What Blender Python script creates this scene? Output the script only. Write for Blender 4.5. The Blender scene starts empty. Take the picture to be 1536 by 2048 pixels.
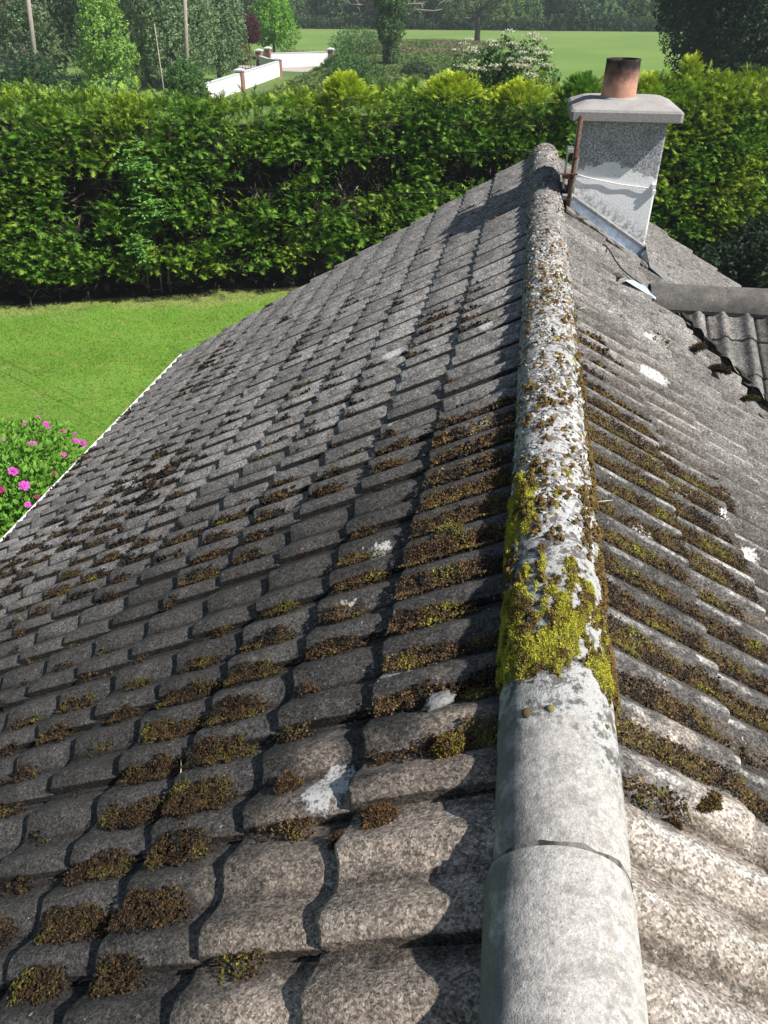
import bpy, math, numpy as np
from mathutils import Vector, Matrix
rng = np.random.default_rng(7)
R_ = math.radians
S = bpy.context.scene
C = S.collection

# ------------------------------------------------------------------ camera, sky, sun, exposure
PITCH, YAW, FPX = R_(35.111), R_(9.649), 1503.64
CAMP = Vector((-0.1936, 0.0, 6.0145))
cam_d = bpy.data.cameras.new('camera'); cam = bpy.data.objects.new('camera', cam_d); C.objects.link(cam)
cam.location = CAMP
cam.rotation_euler = (R_(90) - PITCH, 0, YAW)
cam_d.sensor_fit = 'VERTICAL'; cam_d.sensor_height = 36.0; cam_d.lens = FPX / 2048 * 36
cam_d.clip_start = 0.05; cam_d.clip_end = 3000
S.camera = cam
W = bpy.data.worlds.new('World'); S.world = W; W.use_nodes = True
nt = W.node_tree; bg = nt.nodes['Background']
sky = nt.nodes.new('ShaderNodeTexSky'); sky.sky_type = 'NISHITA'; sky.sun_disc = False
SUN_E, SUN_P = R_(48), R_(15)
sky.sun_elevation = SUN_E; sky.sun_rotation = R_(90) + SUN_P
nt.links.new(sky.outputs[0], bg.inputs[0]); bg.inputs[1].default_value = 0.05
sd = bpy.data.lights.new('sun', 'SUN'); sd.energy = 5.0; sd.angle = R_(0.53); sd.color = (1.0, 0.955, 0.89)
sun = bpy.data.objects.new('sun', sd); C.objects.link(sun)
SV = Vector((math.cos(SUN_P) * math.cos(SUN_E), -math.sin(SUN_P) * math.cos(SUN_E), math.sin(SUN_E)))
sun.rotation_euler = SV.to_track_quat('Z', 'Y').to_euler(); sun.location = (8, -3, 14)
S.view_settings.view_transform = 'Standard'; S.view_settings.look = 'None'
S.view_settings.exposure = 0.6; S.view_settings.gamma = 1.0; S.view_settings.use_curve_mapping = False
try:
    S.cycles.use_denoising = True; S.cycles.max_bounces = 6; S.cycles.transparent_max_bounces = 6
except Exception: pass

# camera basis for choosing how finely to build (which tiles show largest)
_cy, _sy, _cp, _sp = math.cos(YAW), math.sin(YAW), math.cos(PITCH), math.sin(PITCH)
FW = np.array([-_sy * _cp, _cy * _cp, -_sp]); RT = np.array([_cy, _sy, 0.0]); UP = np.cross(RT, FW)
CP = np.array(CAMP)
def project(P):
    d = np.asarray(P, float) - CP; z = d @ FW
    return np.stack([768 + FPX * (d @ RT) / z, 1024 - FPX * (d @ UP) / z, z], -1)

# ------------------------------------------------------------------ material helpers
class NG:
    def __init__(s, name):
        s.m = bpy.data.materials.new(name); s.m.use_nodes = True; s.t = s.m.node_tree
        s.b = s.t.nodes['Principled BSDF']; s.b.inputs['Roughness'].default_value = 0.9
        s.b.inputs['Specular IOR Level'].default_value = 0.25
        s.out = s.t.nodes['Material Output']
    def n(s, typ, **k):
        x = s.t.nodes.new(typ)
        for a, v in k.items():
            setattr(x, a, v)
        return x
    def put(s, inp, v):
        if v is None: return
        if isinstance(v, bpy.types.NodeSocket): s.t.links.new(v, inp)
        elif isinstance(v, (tuple, list)) and len(v) == 3 and inp.type == 'RGBA': inp.default_value = (*v, 1)
        else: inp.default_value = v
    def pos(s):
        if not hasattr(s, '_p'): s._p = s.n('ShaderNodeNewGeometry').outputs['Position']
        return s._p
    def xyz(s, v=None):
        x = s.n('ShaderNodeSeparateXYZ'); s.put(x.inputs[0], v or s.pos()); return x.outputs
    def noise(s, scale, detail=4, rough=.6, vec=None, dist=0., out=0):
        x = s.n('ShaderNodeTexNoise'); s.put(x.inputs['Vector'], vec or s.pos())
        x.inputs['Scale'].default_value = scale; x.inputs['Detail'].default_value = detail
        x.inputs['Roughness'].default_value = rough; x.inputs['Distortion'].default_value = dist
        return x.outputs[out]
    def vor(s, scale, out='Distance', rand=1., vec=None):
        x = s.n('ShaderNodeTexVoronoi'); s.put(x.inputs['Vector'], vec or s.pos())
        x.inputs['Scale'].default_value = scale; x.inputs['Randomness'].default_value = rand
        return x.outputs[out]
    def math(s, op, a, b=None, clamp=False):
        x = s.n('ShaderNodeMath', operation=op, use_clamp=clamp); s.put(x.inputs[0], a)
        if b is not None: s.put(x.inputs[1], b)
        return x.outputs[0]
    def rng(s, v, a, b, c=0., d=1., smooth=True):
        x = s.n('ShaderNodeMapRange'); x.interpolation_type = 'SMOOTHSTEP' if smooth else 'LINEAR'
        s.put(x.inputs[0], v)
        for i, q in enumerate((a, b, c, d)): x.inputs[i + 1].default_value = q
        return x.outputs[0]
    def mix(s, f, a, b, mode='MIX'):
        x = s.n('ShaderNodeMix', data_type='RGBA', blend_type=mode)
        s.put(x.inputs[0], f); s.put(x.inputs[6], a); s.put(x.inputs[7], b); return x.outputs[2]
    def scale(s, col, f):
        x = s.n('ShaderNodeVectorMath', operation='SCALE'); s.put(x.inputs[0], col); s.put(x.inputs['Scale'], f); return x.outputs[0]
    def attr(s, name, out='Color'):
        x = s.n('ShaderNodeAttribute'); x.attribute_name = name; return x.outputs[out]
    def bump(s, h, strength=.5, dist=.002, prev=None):
        x = s.n('ShaderNodeBump'); x.inputs['Strength'].default_value = strength; x.inputs['Distance'].default_value = dist
        s.put(x.inputs['Height'], h)
        if prev is not None: s.put(x.inputs['Normal'], prev)
        return x.outputs[0]
    def near(s, c, r, soft=.35, wob=None, stretch=None):     # 1 inside a blotch with a ragged rim
        x = s.n('ShaderNodeVectorMath', operation='SUBTRACT'); s.put(x.inputs[0], s.pos()); x.inputs[1].default_value = c
        v = x.outputs[0]
        if stretch:
            y = s.n('ShaderNodeVectorMath', operation='MULTIPLY'); s.put(y.inputs[0], v); y.inputs[1].default_value = stretch; v = y.outputs[0]
        y = s.n('ShaderNodeVectorMath', operation='LENGTH'); s.put(y.inputs[0], v)
        d = y.outputs['Value']
        if wob is not None: d = s.math('ADD', d, wob)
        return s.rng(d, r, r * (1 - soft), 0, 1)
    def done(s, col, rough=None, normal=None):
        s.put(s.b.inputs['Base Color'], col); s.put(s.b.inputs['Roughness'], rough); s.put(s.b.inputs['Normal'], normal)
        return s.m

def simple(name, col, rough=.8, var=.25, scale=20, bump=0., metal=0., bscale=None):
    g = NG(name); n = g.noise(scale, 5)
    c = g.scale(col if isinstance(col, bpy.types.NodeSocket) else g.mix(0., col, col), g.rng(n, .25, .75, 1 - var, 1 + var))
    nm = g.bump(g.noise(bscale or scale * 4, 4), bump, .004) if bump else None
    g.b.inputs['Metallic'].default_value = metal
    return g.done(c, rough, nm)

def foliage(name, trans=.3, rough=.55):
    g = NG(name); col = g.attr('tint')
    g.put(g.b.inputs['Base Color'], col); g.b.inputs['Roughness'].default_value = rough
    tr = g.n('ShaderNodeBsdfTranslucent'); g.put(tr.inputs[0], g.scale(col, 1.15))
    mx = g.n('ShaderNodeMixShader'); mx.inputs[0].default_value = trans
    g.t.links.new(g.b.outputs[0], mx.inputs[1]); g.t.links.new(tr.outputs[0], mx.inputs[2]); g.t.links.new(mx.outputs[0], g.out.inputs[0])
    return g.m

# ------------------------------------------------------------------ mesh helpers
def link(name, me, parent=None):
    o = bpy.data.objects.new(name, me); C.objects.link(o)
    if parent is not None: o.parent = parent
    return o
def meta(o, label=None, cat=None, group=None, kind=None):
    if label: o['label'] = label
    if cat: o['category'] = cat
    if group: o['group'] = group
    if kind: o['kind'] = kind
    return o
def empty(name, loc=(0, 0, 0), rz=0, label=None, cat=None, group=None, kind=None, parent=None):
    o = bpy.data.objects.new(name, None); C.objects.link(o); o.location = loc; o.rotation_euler = (0, 0, rz); o.empty_display_size = .2
    if parent is not None: o.parent = parent
    return meta(o, label, cat, group, kind)
def npmesh(name, V, faces, mat, smooth=False, col=None):
    """V (n,3); faces: list of int arrays (m,k)"""
    me = bpy.data.meshes.new(name); V = np.ascontiguousarray(V, np.float32)
    faces = [np.asarray(f, np.int32) for f in faces if len(f)]
    loops = np.concatenate([f.ravel() for f in faces]); tot = np.concatenate([np.full(len(f), f.shape[1], np.int32) for f in faces])
    me.vertices.add(len(V)); me.vertices.foreach_set('co', V.ravel())
    me.loops.add(len(loops)); me.loops.foreach_set('vertex_index', loops)
    me.polygons.add(len(tot)); st = np.zeros(len(tot), np.int32); st[1:] = np.cumsum(tot)[:-1]
    me.polygons.foreach_set('loop_start', st)
    try: me.polygons.foreach_set('loop_total', tot)
    except Exception: pass
    me.polygons.foreach_set('use_smooth', np.full(len(tot), smooth))
    if mat: me.materials.append(mat)
    me.update(calc_edges=True)
    if col is not None:
        a = me.color_attributes.new('tint', 'FLOAT_COLOR', 'POINT')
        c4 = np.ones((len(V), 4), np.float32); c4[:, :3] = np.clip(col, 0, 1); a.data.foreach_set('color', c4.ravel())
    return me
class MB:                                    # collects small solids into one mesh
    def __init__(s): s.v = []; s.f = []
    def add(s, vs, fs):
        b = len(s.v); s.v += [tuple(v) for v in vs]; s.f += [tuple(b + i for i in f) for f in fs]; return s
    def box(s, x0, x1, y0, y1, z0, z1):
        return s.add([(x, y, z) for z in (z0, z1) for y in (y0, y1) for x in (x0, x1)],
                     [(0, 2, 3, 1), (4, 5, 7, 6), (0, 1, 5, 4), (2, 6, 7, 3), (0, 4, 6, 2), (1, 3, 7, 5)])
    def tube(s, pts, rad, n=8, cap=True):
        P = [Vector(p) for p in pts]; rad = rad if isinstance(rad, (list, tuple)) else [rad] * len(P); vs = []; fs = []
        for i, p in enumerate(P):
            t = (P[min(i + 1, len(P) - 1)] - P[max(i - 1, 0)]).normalized()
            a = t.orthogonal().normalized() if i == 0 else (a - t * a.dot(t)).normalized()
            b = t.cross(a)
            for k in range(n):
                q = 2 * math.pi * k / n; vs.append(p + (a * math.cos(q) + b * math.sin(q)) * rad[i])
        for i in range(len(P) - 1):
            for k in range(n):
                fs.append((i * n + k, i * n + (k + 1) % n, (i + 1) * n + (k + 1) % n, (i + 1) * n + k))
        if cap: fs += [tuple(range(n - 1, -1, -1)), tuple((len(P) - 1) * n + k for k in range(n))]
        return s.add(vs, fs)
    def mesh(s, name, mat, smooth=False):
        me = bpy.data.meshes.new(name); me.from_pydata(s.v, [], s.f); me.materials.append(mat); me.update()
        if smooth: me.polygons.foreach_set('use_smooth', [True] * len(me.polygons))
        return me
    def obj(s, name, mat, parent=None, smooth=False, bevel=0):
        o = link(name, s.mesh(name, mat, smooth), parent)
        if bevel:
            m = o.modifiers.new('bevel', 'BEVEL'); m.width = bevel; m.segments = 2; m.limit_method = 'ANGLE'
        return o

def _hash(i, j, k, seed):
    h = (i * 374761393 + j * 668265263 + k * 2147483647 + seed * 1274126177) & 0xFFFFFFFF
    h = ((h ^ (h >> 13)) * 1274126177) & 0xFFFFFFFF
    return ((h ^ (h >> 16)) & 0xFFFFFF) / 16777215.0
def vnoise(x, y, z=None, seed=0):
    z = np.zeros_like(x) if z is None else z
    xi, yi, zi = [np.floor(q).astype(np.int64) for q in (x, y, z)]
    fx, fy, fz = x - xi, y - yi, z - zi
    fx, fy, fz = [q * q * (3 - 2 * q) for q in (fx, fy, fz)]
    r = 0
    for dx in (0, 1):
        for dy in (0, 1):
            for dz in (0, 1):
                r = r + _hash(xi + dx, yi + dy, zi + dz, seed) * (fx if dx else 1 - fx) * (fy if dy else 1 - fy) * (fz if dz else 1 - fz)
    return r
def fbm(x, y, z=None, seed=0, oct=4):
    r = 0; a = .5; t = 0
    for o in range(oct):
        r = r + a * vnoise(x * 2 ** o, y * 2 ** o, None if z is None else z * 2 ** o, seed + o * 17); t += a; a *= .5
    return r / t
def unit(v): return v / np.maximum(np.linalg.norm(v, axis=-1, keepdims=True), 1e-9)
def scatter(T, F, P, X, Z, size, colbase, coltip=None, tw=None):
    """copies template T (k,3) (x along X, z along Z) to points P; col from base to tip by tw (k)"""
    n, k = len(P), len(T); X = unit(X); Y = unit(np.cross(Z, X)); Zn = np.cross(X, Y)
    sz = np.broadcast_to(np.asarray(size, float).reshape(-1, 1, 1), (n, 1, 1)) if np.ndim(size) < 2 else np.asarray(size)[:, None, :]
    Ts = T[None] * sz
    V = P[:, None] + Ts[..., 0:1] * X[:, None] + Ts[..., 1:2] * Y[:, None] + Ts[..., 2:3] * Zn[:, None]
    fs = [(f[None] + (np.arange(n) * k)[:, None, None]).reshape(-1, f.shape[1]) for f in F]
    if coltip is None: col = np.repeat(colbase[:, None], k, 1)
    else: col = colbase[:, None] * (1 - tw[None, :, None]) + coltip[:, None] * tw[None, :, None]
    return V.reshape(-1, 3), fs, col.reshape(-1, 3)
def merge(parts):
    V, F, Cc, b = [], {}, [], 0
    for v, fs, c in parts:
        V.append(v); Cc.append(c)
        for f in fs: F.setdefault(f.shape[1], []).append(f + b)
        b += len(v)
    return np.concatenate(V), [np.concatenate(q) for q in F.values()], np.concatenate(Cc)
def pick(cols, n, jit=.15, r=None):
    r = r or rng; c = np.array(cols)[r.integers(0, len(cols), n)]
    return c * (1 + (r.random((n, 1)) - .5) * 2 * jit)

# ------------------------------------------------------------------ roof numbers
A = R_(30.58); ca, sa = math.cos(A), math.sin(A)
ZR, XE = 4.67, 0.125
Y0, PIT, GA, S1 = 0.9746, 0.30, 0.3098, 0.357
YG = Y0 + 23 * PIT                       # far gable
NC = 14
WA = 0.028
def wave(y, amp=WA, p=1.2): return amp * ((.5 + .5 * np.cos(2 * np.pi * (y - .105) / .15)) ** p - .5)
def roofP(side, s, Y, n=0.):
    s = np.asarray(s, float)
    return np.stack([side * (XE + s * ca + n * sa), np.asarray(Y, float) + 0 * s, ZR - s * sa + n * ca + 0 * s], -1)

# ------------------------------------------------------------------ materials for the roof
def tile_material(kind):
    g = NG({'main': 'weathered_concrete_tile', 'low': 'grey_concrete_roll_tile'}[kind]); x, y, z = g.xyz()
    hgt = g.attr('crest', 'Fac'); rnd = g.n('ShaderNodeObjectInfo').outputs['Random']
    big = g.noise(2.2, 4, .6); mid = g.noise(11, 5, .7); fine = g.noise(190, 3, .85); gr = g.vor(300)
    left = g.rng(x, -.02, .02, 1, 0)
    gv = g.n('ShaderNodeVectorMath', operation='MULTIPLY'); g.put(gv.inputs[0], g.pos()); gv.inputs[1].default_value = (1, 1.3, 1); gv = gv.outputs[0]
    fine = g.noise(170, 3, .85, vec=gv); gr = g.vor(250, vec=gv)
    yd = g.math('ADD', y, g.rng(g.noise(3.1, 3), .2, .8, -.35, .35))
    grey = g.mix(g.rng(big, .35, .65), (.225, .214, .202), (.30, .286, .272))
    grey = g.mix(g.rng(mid, .44, .68), grey, (.13, .122, .115))
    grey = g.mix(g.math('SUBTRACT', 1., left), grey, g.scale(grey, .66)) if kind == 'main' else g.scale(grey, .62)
    if kind == 'main':
        dark = g.mix(g.rng(mid, .35, .7), (.040, .038, .036), (.086, .080, .075))
        darkf = g.rng(yd, 2.0, 3.9, 1, 0)
        col = g.mix(g.math('MULTIPLY', darkf, .93), grey, dark)
        # the near end: cleaner, browner concrete on the left, pale buff on the right
        bl = g.mix(g.rng(mid, .35, .7), (.33, .275, .225), (.20, .168, .14))
        br = g.mix(g.rng(g.noise(6, 4), .35, .65), (.31, .28, .25), (.23, .20, .17))
        br = g.mix(g.math('MULTIPLY', g.rng(hgt, .05, .5, .85, 0), g.rng(g.noise(5, 3), .32, .55)), br, (.10, .08, .062))
        xd = g.math('ADD', x, g.rng(g.noise(4, 3), .2, .8, -.16, .16))
        nl = g.math('MULTIPLY', g.rng(yd, 1.0, 1.28, 1, 0), g.rng(xd, -.85, -.5, 0, 1))
        col = g.mix(g.math('MULTIPLY', nl, left), col, bl)
        col = g.mix(g.math('MULTIPLY', g.rng(yd, .98, 1.2, 1, 0), g.rng(x, -.02, .02)), col, br)
        # brown film under the moss on the right slope near the ridge
        film = g.math('MULTIPLY', g.math('MULTIPLY', g.rng(x, .1, .2), g.rng(x, .5, 1.1, 1, 0)), g.math('MULTIPLY', g.rng(yd, 3.4, 4.6, 1, 0), g.rng(hgt, .3, .7, .75, 0)))
        film = g.math('MULTIPLY', film, g.rng(y, 1.0, 1.25))
        col = g.mix(film, col, (.062, .048, .034))
        # pale silvery lines along the crests of the right slope
        cw = g.math('MULTIPLY', g.math('MULTIPLY', g.rng(hgt, .88, .99), g.rng(x, .1, .2)), g.rng(g.noise(9, 4), .42, .62))
        col = g.mix(g.math('MULTIPLY', cw, g.rng(y, 4.5, 2.5, .1, .7)), col, (.40, .39, .37))
        # dirt gathered in the troughs of the left slope
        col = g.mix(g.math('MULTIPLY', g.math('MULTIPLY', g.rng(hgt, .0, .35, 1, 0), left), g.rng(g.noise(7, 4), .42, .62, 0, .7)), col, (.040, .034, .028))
    else:
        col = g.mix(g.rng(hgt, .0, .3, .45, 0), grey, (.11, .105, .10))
        col = g.mix(g.rng(g.noise(22, 4, .6), .66, .72), col, (.38, .17, .06))
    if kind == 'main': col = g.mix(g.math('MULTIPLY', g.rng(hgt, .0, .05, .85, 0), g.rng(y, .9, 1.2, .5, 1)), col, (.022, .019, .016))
    col = g.scale(col, g.rng(rnd, 0, 1, .74, 1.24, False))
    # granules
    cell = g.n('ShaderNodeSeparateColor'); g.put(cell.inputs[0], g.vor(190, 'Color', vec=gv)); cell2 = g.n('ShaderNodeSeparateColor'); g.put(cell2.inputs[0], g.vor(105, 'Color', vec=gv))
    col = g.scale(col, g.rng(cell.outputs[0], 0, 1, .42, 1.60, False))
    col = g.scale(col, g.rng(cell2.outputs[1], 0, 1, .66, 1.34, False))
    col = g.scale(col, g.rng(g.noise(42, 5, .9, vec=gv), .36, .64, .78, 1.24, False))
    col = g.mix(g.rng(gr, .16, .10), col, (.42, .40, .37)) if kind == 'main' else col
    pits = g.rng(g.noise(95, 3, .7), .64, .72)
    col = g.mix(g.math('MULTIPLY', pits, .6), col, (.035, .032, .030))
    # lichen
    lich = g.rng(g.noise(13, 6, .72, dist=.4), .665, .70)
    lich2 = g.math('MULTIPLY', lich, g.rng(g.noise(1.7, 2), .5, .62))
    col = g.mix(g.math('MULTIPLY', lich2, .8), col, (.50, .50, .49))
    sp = g.math('MULTIPLY', g.rng(g.noise(48, 3, .6), .70, .73), .8)
    col = g.mix(sp, col, (.48, .48, .46))
    if kind == 'main':
        wob = g.rng(g.noise(30, 5, .8), .2, .8, -.045, .045, False)
        spots = [((-.505, 1.05, 4.46), .075, (1, 1, 1)), ((-.552, 1.998, 4.43), .05, (1, 1, 1)), ((-.62, 1.72, 4.40), .05, (1, 1.6, 1)), ((-.651, 2.989, 4.37), .04, (1, 1, 1)), ((-.267, 2.614, 4.60), .06, (.7, 1.4, 1)),
                 ((-.224, 2.879, 4.62), .05, (.6, 1.4, 1)), ((-.289, 3.709, 4.58), .045, (1, 1, 1)), ((-.82, 4.01, 4.27), .075, (1, 1.3, 1)), ((-.46, .92, 4.49), .035, (.6, 2, 1)), ((-.42, 1.36, 4.52), .05, (.5, 2, 1)),
                 ((.539, 3.587, 4.43), .085, (.9, 1.4, 1)), ((.605, 4.156, 4.40), .055, (1, 1, 1)), ((.701, 2.512, 4.34), .055, (1, 1, 1)), ((.512, 2.50, 4.45), .05, (1, 1, 1)), ((.769, 2.358, 4.30), .05, (1, 1, 1)), ((.30, 2.05, 4.58), .05, (1, 1.5, 1))]
        sm = None
        for c, r, st in spots:
            q = g.near(c, r, .3, wob, st); sm = q if sm is None else g.math('MAXIMUM', sm, q)
        sm = g.math('MULTIPLY', sm, g.rng(g.noise(110, 3, .7), .36, .50))
        col = g.mix(sm, col, (.58, .575, .56))
        col = g.mix(g.math('MULTIPLY', g.rng(g.noise(17, 4, .6, vec=g.scale(g.pos(), 1.31)), .70, .73), .7), col, (.33, .20, .10))
        col = g.mix(g.near((.30, 1.42, 4.56), .03, .3, wob, (1, 2.2, 1)), col, (.55, .38, .03))
    nm = g.bump(gr, .30, .003)
    nm = g.bump(g.noise(38, 3, .6), .25, .005, nm)
    return g.done(col, .95, nm)
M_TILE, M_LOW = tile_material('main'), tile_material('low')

def ridge_material():
    g = NG('ridge_concrete_with_lichen'); x, y, z = g.xyz()
    rnd = g.n('ShaderNodeObjectInfo').outputs['Random']
    yd = g.math('ADD', y, g.rng(g.noise(5, 4), .2, .8, -.16, .16))
    n1 = g.noise(26, 5, .72); n2 = g.noise(70, 4, .7); fine = g.noise(260, 3, .8)
    clean = g.mix(g.rng(g.noise(60, 8, .9), .38, .62), (.30, .29, .275), (.54, .52, .49))
    clean = g.mix(g.rng(g.noise(17, 6, .85), .48, .66, 0, .85), clean, (.23, .22, .21)); clean = g.mix(g.rng(g.noise(9, 4, .6), .62, .70, 0, .8), clean, (.12, .115, .105)); clean = g.mix(g.rng(g.noise(150, 3, .8), .63, .68, 0, .8), clean, (.10, .10, .10))
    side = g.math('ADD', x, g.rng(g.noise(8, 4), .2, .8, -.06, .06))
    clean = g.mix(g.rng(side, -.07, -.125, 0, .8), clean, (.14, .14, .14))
    crust = g.mix(g.rng(n1, .42, .52), (.13, .125, .118), (.43, .435, .43))
    crust = g.mix(g.rng(g.noise(55, 4, .7), .58, .66, 0, .9), crust, (.09, .085, .078))
    far = g.mix(g.rng(n1, .45, .6), (.17, .162, .15), (.30, .29, .27))
    col = g.mix(g.rng(yd, 1.02, 1.12), clean, crust)
    col = g.mix(g.rng(yd, 3.4, 5.6, 0, .9), col, far)
    col = g.mix(g.math('MULTIPLY', g.rng(g.noise(9, 5, .6), .66, .70), g.rng(y, 4, 5)), col, (.48, .30, .05))
    col = g.mix(g.math('MULTIPLY', g.rng(g.noise(15, 4, .6), .60, .68), g.rng(y, 3, 3.5)), col, (.20, .12, .075))
    dots = g.math('MULTIPLY', g.rng(g.noise(120, 3, .6), .68, .72), .75)
    col = g.mix(dots, col, (.06, .058, .055))
    col = g.scale(col, g.rng(fine, .25, .75, .78, 1.22, False)); col = g.scale(col, g.rng(rnd, 0, 1, .92, 1.08, False))
    hb = g.math('MULTIPLY', n1, g.rng(yd, 1.0, 1.15, .38, 1.))
    nm = g.bump(hb, .8, .016); nm = g.bump(fine, .5, .0025, nm)
    return g.done(col, .93, nm)
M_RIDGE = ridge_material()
def mortar_mat():
    g = NG('old_mortar'); c = g.mix(g.noise(30, 5), (.12, .112, .10), (.26, .25, .235)); c = g.mix(g.rng(g.noise(14, 4), .5, .62), c, (.05, .045, .035))
    return g.done(c, .95, g.bump(g.noise(120, 4, .8), .8, .006))
M_MORTAR = mortar_mat()
M_UNDER = simple('roofing_felt', (.02, .02, .02))
M_WALL = simple('white_render', (.75, .75, .73), .9, .08, 6, .4, bscale=90)
M_PVC = simple('white_gutter_plastic', (.80, .80, .79), .45, .05, 4)
M_MOSS = foliage('moss', .12, .9)

# ------------------------------------------------------------------ house
house = empty('bungalow', (0, (YG + 0) / 2, 0), 0, 'long bungalow under a mossy grey tiled roof, white chimney near its far gable', 'house')
HY = YG / 2
def hp(o): o.matrix_parent_inverse = Matrix.Translation((0, -HY, 0)); return o
def under(side, y0, y1, s1, name):
    P = [roofP(side, s, y, -.035) for s in (-.02, s1) for y in (y0, y1)] + [roofP(side, s, y, -.09) for s in (-.02, s1) for y in (y0, y1)]
    mb = MB().add(P, [(0, 1, 3, 2), (4, 6, 7, 5), (0, 2, 6, 4), (1, 5, 7, 3), (2, 3, 7, 6), (0, 4, 5, 1)])
    return hp(mb.obj(name, M_UNDER, house))
SLEN = S1 + (NC - 1) * GA
slopeL = under(-1, -1.2, YG - .02, SLEN - .03, 'roof_slope'); slopeR = under(1, -1.2, YG - .02, SLEN - .03, 'roof_slope')

def tile_mesh(seed, amp=WA, p=1.2, L=.365, thick=.024, gauge=GA, mat=M_TILE, name='roof_tile'):
    r = np.random.default_rng(seed)
    ys = np.concatenate([np.linspace(0.016, .296, 23), [.300]])
    ys = np.concatenate([[0.0, .011], ys + 0 * ys])
    v0 = gauge - L
    vs = np.array([v0, 0, gauge * .5, gauge - .009, gauge - .001, gauge])
    jag = (r.random(len(ys)) - .5) * .0045 + .003 * np.sin(ys * 37 + seed) - .012 * np.exp(-((ys - .3 * r.random()) / .012) ** 2) * (r.random() < .6)
    n = wave(ys, amp, p); n[0] -= .020; n[1] -= .018; n[2] -= .003; n[-1] -= .003
    n -= .0055 * np.clip((.055 - ys) / .055, 0, 1); n += .003 * np.clip((ys - .25) / .045, 0, 1)
    V = []; cr = []
    c0 = (wave(ys, 1, p) + .5); c0[:2] = 0; c0[-1] = 0
    for i, v in enumerate(vs):
        tilt = thick * (v / gauge) ** 1.0
        drop = (0, 0, 0, 0, -.0035, -.008)[i]
        for j, yy in enumerate(ys):
            V.append((v + (jag[j] if i >= 3 else 0), yy, n[j] + tilt + drop + (r.random() - .5) * .0012)); cr.append(c0[j])
    m = len(ys)
    for j, yy in enumerate(ys): V.append((gauge - .002 + jag[j], yy, n[j] - .004)); cr.append(c0[j])     # foot of the butt edge
    F = [(i * m + j, (i + 1) * m + j, (i + 1) * m + j + 1, i * m + j + 1) for i in range(len(vs)) for j in range(m - 1)]
    b = len(V)                                                                                      # lip along the far/near edge
    for i, v in enumerate(vs): V.append((v + (jag[-1] if i >= 3 else 0), .301, n[-1] - .020)); cr.append(0)
    F += [(i * m + m - 1, (i + 1) * m + m - 1, b + i + 1, b + i) for i in range(len(vs) - 1)]
    me = bpy.data.meshes.new(name); me.from_pydata(V, [], F); me.materials.append(mat); me.update()
    fl = np.ones(len(F), bool); fl[-len(vs) + 1:] = False
    me.polygons.foreach_set('use_smooth', fl)
    a = me.attributes.new('crest', 'FLOAT', 'POINT'); a.data.foreach_set('value', np.array(cr, np.float32))
    return me
tiles = [tile_mesh(i) for i in range(6)]
tiles_f = tiles
def tile_matrix(side, s, k, jit):
    Yb = Y0 + k * PIT
    D = Vector((side * ca, 0, -sa)); N = Vector((side * sa, 0, ca)); Yv = Vector((0, side, 0))
    o = Vector(roofP(side, s, Yb if side > 0 else Yb + PIT)) + D * jit[0] + N * jit[1]
    m = Matrix((D, Yv, N)).transposed().to_4x4(); m.translation = o
    return m @ Matrix.Rotation(jit[2], 4, 'Z') @ Matrix.Rotation(jit[3], 4, 'X')
jobs = []
def valley_cut(X, Y):         # True where the lower roof covers the right slope
    return X > .80 and abs(Y - 5.12) < (X - .80) * 1.62 - .16
CHX0, CHX1, CHY0, CHY1 = .187, .766, 6.0, 6.56
for side in (-1, 1):
    for c in range(NC):
        s = -.02 if c == 0 else S1 + (c - 1) * GA
        for k in range(-5, 23):
            ctr = roofP(side, s + GA / 2, Y0 + (k + .5) * PIT)
            if side > 0 and valley_cut(ctr[0], ctr[1]): continue
            if side > 0 and CHX0 + .1 < ctr[0] < CHX1 - .08 and CHY0 < ctr[1] < CHY1: continue
            u, v, z = project(ctr)
            if z < .3: z = 9
            vis = -140 < u < 1676 and -100 < v < 2250 and z < 20
            vis = bool(vis); jobs.append((vis, 1 / z if vis else -z, side, s, c, k))
jobs.sort(key=lambda j: (-j[0], -j[1]))
jr = np.random.default_rng(5)
rest = {-1: [], 1: []}
NP = 262
for i, (vis, _, side, s, c, k) in enumerate(jobs):
    jit = ((jr.random() - .5) * .006, (jr.random() - .5) * .004, (jr.random() - .5) * .014, (jr.random() - .5) * .012)
    M = tile_matrix(side, s, k, jit); me = tiles[int(jr.integers(0, 6))]
    Lc = S1 if c == 0 else GA
    if c == 0: M = M @ Matrix.Diagonal((S1 / GA * 1.05, 1, 1, 1))
    if i < NP:
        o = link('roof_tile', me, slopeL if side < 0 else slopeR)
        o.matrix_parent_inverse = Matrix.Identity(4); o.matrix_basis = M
    else: rest[side].append((me, M))
def join_instances(lst, name, mat, parent):
    cache = {}; V = []; F = []; cr = []; b = 0
    for me, M in lst:
        if me.name not in cache:
            v = np.empty(len(me.vertices) * 3, np.float32); me.vertices.foreach_get('co', v)
            f = np.empty(len(me.loops), np.int32); me.loops.foreach_get('vertex_index', f)
            a = np.empty(len(me.vertices), np.float32); me.attributes['crest'].data.foreach_get('value', a)
            cache[me.name] = (v.reshape(-1, 3), f.reshape(-1, 4), a)
        v, f, a = cache[me.name]; m = np.array(M)
        V.append(v @ m[:3, :3].T + m[:3, 3]); F.append(f + b); cr.append(a); b += len(v)
    me = npmesh(name, np.concatenate(V), [np.concatenate(F)], mat, True)
    at = me.attributes.new('crest', 'FLOAT', 'POINT'); at.data.foreach_set('value', np.concatenate(cr))
    o = link(name, me, parent); o.matrix_parent_inverse = Matrix.Identity(4); o['kind'] = 'stuff'; return o
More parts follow.
